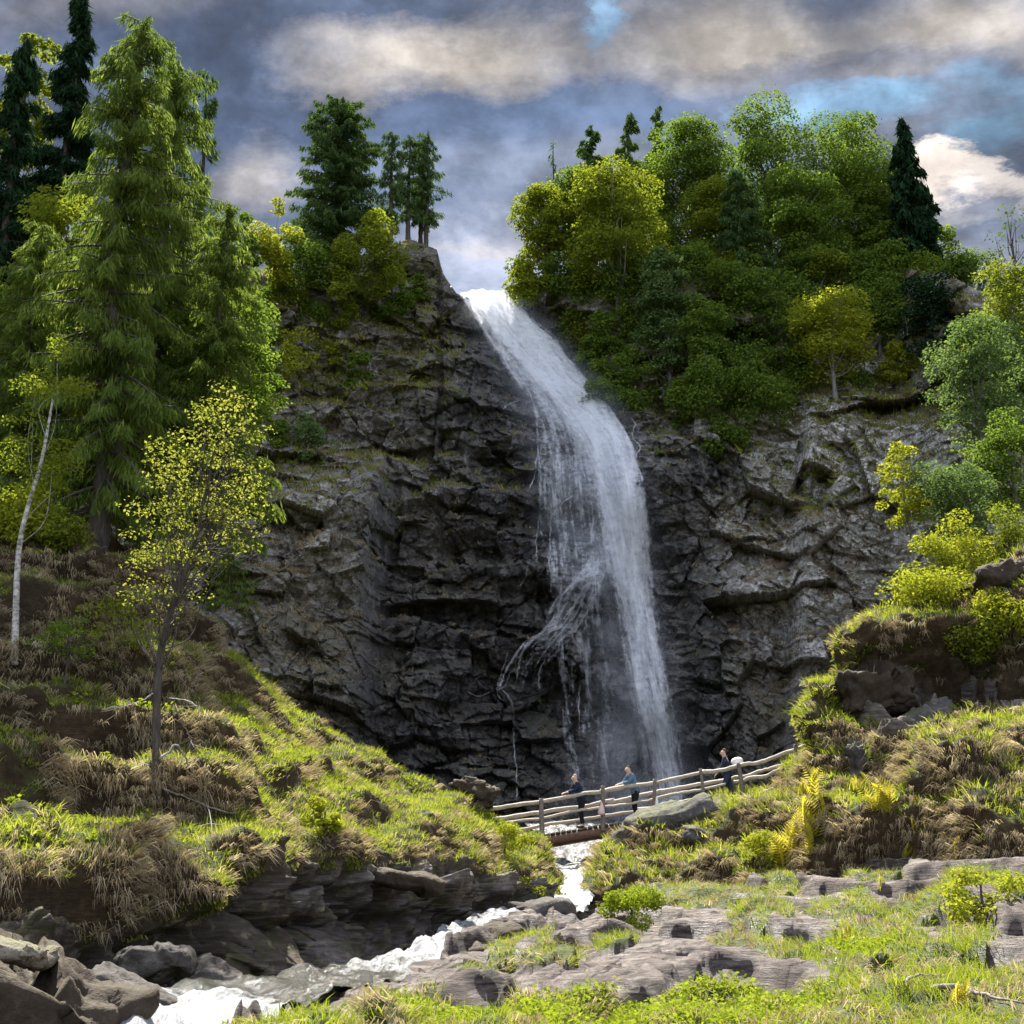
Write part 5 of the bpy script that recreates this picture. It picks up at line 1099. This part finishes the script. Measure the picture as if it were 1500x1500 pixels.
# ------------------------------------------------------------------ light, sky, camera
SUN_AZ, SUN_EL = math.radians(-12), math.radians(57)
sd = Vector((math.sin(SUN_AZ) * math.cos(SUN_EL), math.cos(SUN_AZ) * math.cos(SUN_EL), math.sin(SUN_EL)))
sl = bpy.data.lights.new('sun', 'SUN'); sl.energy = 5.; sl.angle = math.radians(.53); sl.color = (1., .95, .86)
so = bpy.data.objects.new('sun', sl); COL.objects.link(so); so.rotation_euler = (-sd).to_track_quat('-Z', 'Y').to_euler()
def world():
    w = bpy.data.worlds.new('World'); sc.world = w; w.use_nodes = True
    t = NT.__new__(NT); t.t = w.node_tree; t.t.nodes.clear()
    out = t.t.nodes.new('ShaderNodeOutputWorld')
    sky = t.n('TexSky', _sky_type='NISHITA', _sun_disc=False, _sun_elevation=SUN_EL, _sun_rotation=SUN_AZ, _dust_density=.6)
    g = t.n('TexCoord').outputs['Generated']
    sp = t.n('SeparateXYZ', Vector=g)
    ay = t.math('MAXIMUM', t.math('ABSOLUTE', sp.outputs[1]), .12)
    A = t.math('DIVIDE', sp.outputs[0], ay); B = t.math('DIVIDE', sp.outputs[2], ay)
    # slightly warped coordinates, so that cloud edges are ragged
    n_w = t.noise(t.scale(g, (1., 1., 2.2)), 6., 9, .68, .2, 'Color')
    ws = t.n('SeparateXYZ', Vector=n_w)
    A2 = t.math('ADD', A, t.math('MULTIPLY', t.math('SUBTRACT', ws.outputs[0], .5), .22))
    B2 = t.math('ADD', B, t.math('MULTIPLY', t.math('SUBTRACT', ws.outputs[1], .5), .13))
    def ab(px, py):
        p = P(px, py, 1.); return float(p[0]), float(p[2])
    def blob(px, py, rx, ry, soft=1., warp=True):
        a, b = ab(px, py); k = float(P(px + 1, py, 1.)[0] - a)
        ky = abs(float(P(px, py + 1, 1.)[2] - b))
        u = t.math('DIVIDE', t.math('SUBTRACT', A2 if warp else A, a), rx * k); v = t.math('DIVIDE', t.math('SUBTRACT', B2 if warp else B, b), ry * ky)
        q = t.math('ADD', t.math('MULTIPLY', u, u), t.math('MULTIPLY', v, v))
        return t.mapr(t.math('SQRT', q), 1. + soft * .5, 1. - soft * .5)
    nA = t.noise(t.scale(g, (1.0, 1.0, 2.6)), 3.2, 7, .55, .25)
    nB = t.noise(t.scale(g, (1.0, 1.0, 2.0)), 9., 6, .55, .3)
    nn = t.math('ADD', t.math('MULTIPLY', nA, .7), t.math('MULTIPLY', nB, .3))
    K = 10.0
    C = lambda r, gg, b: (r * K, gg * K, b * K)
    cl = t.ramp(nn, [(.34, C(.060, .078, .125)), (.46, C(.085, .105, .155)), (.56, C(.125, .140, .185)), (.70, C(.20, .195, .205))])
    def over(base, f, col, amt=1.): return t.mix(t.math('MULTIPLY', f, amt, clamp=True), base, col)
    lo = t.mapr(nB, .3, .7, .55, 1.)
    DARK, CREAM = C(.058, .075, .118), C(.33, .30, .272)
    cl = over(cl, blob(350, 200, 330, 110, 1.2), C(.070, .098, .165), .75)
    cl = over(cl, blob(520, 35, 170, 45, 1.2), DARK, .8)
    cl = over(cl, blob(640, 130, 260, 40, 1.3), DARK, .75)
    cl = over(cl, blob(850, 160, 200, 40, 1.3), C(.075, .11, .185), .8)
    cl = over(cl, blob(650, 78, 190, 42, 1.3), CREAM, .95)
    cl = over(cl, blob(130, 15, 160, 30, 1.3), C(.15, .15, .17), .7)
    cl = over(cl, blob(1080, 50, 130, 50, 1.3), CREAM, .9)
    cl = over(cl, blob(1430, 35, 130, 45, 1.3), CREAM, .85)
    cl = over(cl, blob(1230, 95, 180, 22, 1.2), C(.09, .105, .145), .7)
    cl = over(cl, blob(1300, 105, 90, 18, 1.2), C(.20, .19, .19), .6)
    # towards the horizon: softer, lighter
    cl = over(cl, blob(390, 245, 70, 50, 1.1), C(.26, .245, .25), .85)
    cl = over(cl, blob(700, 380, 120, 60, 1.2), C(.25, .275, .35), .9)
    cl = over(cl, blob(690, 365, 60, 16, 1.2), C(.30, .285, .30), .7)
    cl = over(cl, blob(730, 250, 110, 35, 1.4), C(.17, .20, .27), .6)
    blue = t.mix(.75, sky.outputs[0], C(.095, .185, .26))
    holes = t.math('MAXIMUM', blob(885, 25, 32, 34, .9), t.math('MAXIMUM', blob(1250, 150, 110, 26, .8), t.math('MAXIMUM', blob(1440, 175, 70, 60, .9), blob(1200, 165, 80, 25, .8))))
    cl = t.mix(holes, cl, blue)
    cl = over(cl, blob(1400, 160, 80, 28, .9), C(.11, .135, .185), .8)
    cl = over(cl, blob(1405, 262, 66, 46, .3), C(.72, .64, .58), .95)
    cl = over(cl, blob(1470, 285, 40, 40, .4), C(.58, .53, .50), .9)
    cl = over(cl, blob(1450, 312, 60, 34, .7), C(.13, .155, .215), .9)
    cl = over(cl, blob(1390, 320, 60, 12, 1.), C(.30, .30, .32), .6)
    nC = t.noise(t.scale(g, (1., 1., 1.5)), 7.5, 10, .60, .15); nD = t.noise(t.scale(g, (1., 1., 1.25)), 19., 8, .6, .1)
    cl = t.mix(1., cl, t.ramp(t.math('ADD', t.math('MULTIPLY', nC, .7), t.math('MULTIPLY', nD, .3)), [(.38, .32), (.46, .44), (.52, .62), (.57, .82), (.64, 1.0)]), 'MULTIPLY')
    # added fill: unseen sky towards and behind the camera brightened to light the cliff
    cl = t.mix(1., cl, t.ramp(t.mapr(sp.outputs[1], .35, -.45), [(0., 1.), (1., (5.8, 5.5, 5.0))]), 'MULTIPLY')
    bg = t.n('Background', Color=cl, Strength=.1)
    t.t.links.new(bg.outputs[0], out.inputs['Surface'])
world()
sc.view_settings.view_transform = 'Standard'; sc.view_settings.look = 'None'; sc.view_settings.gamma = 1.; sc.view_settings.exposure = 1.85
cam = bpy.data.cameras.new('camera'); co = bpy.data.objects.new('camera', cam); COL.objects.link(co)
cam.lens = LENS; cam.sensor_width = 36; cam.clip_start = .05; cam.clip_end = 8000
co.location = (0, 0, 0); co.rotation_euler = (math.pi / 2 + TH, 0, 0); sc.camera = co
sc.cycles.max_bounces = 7; sc.cycles.transparent_max_bounces = 24; sc.cycles.use_denoising = True
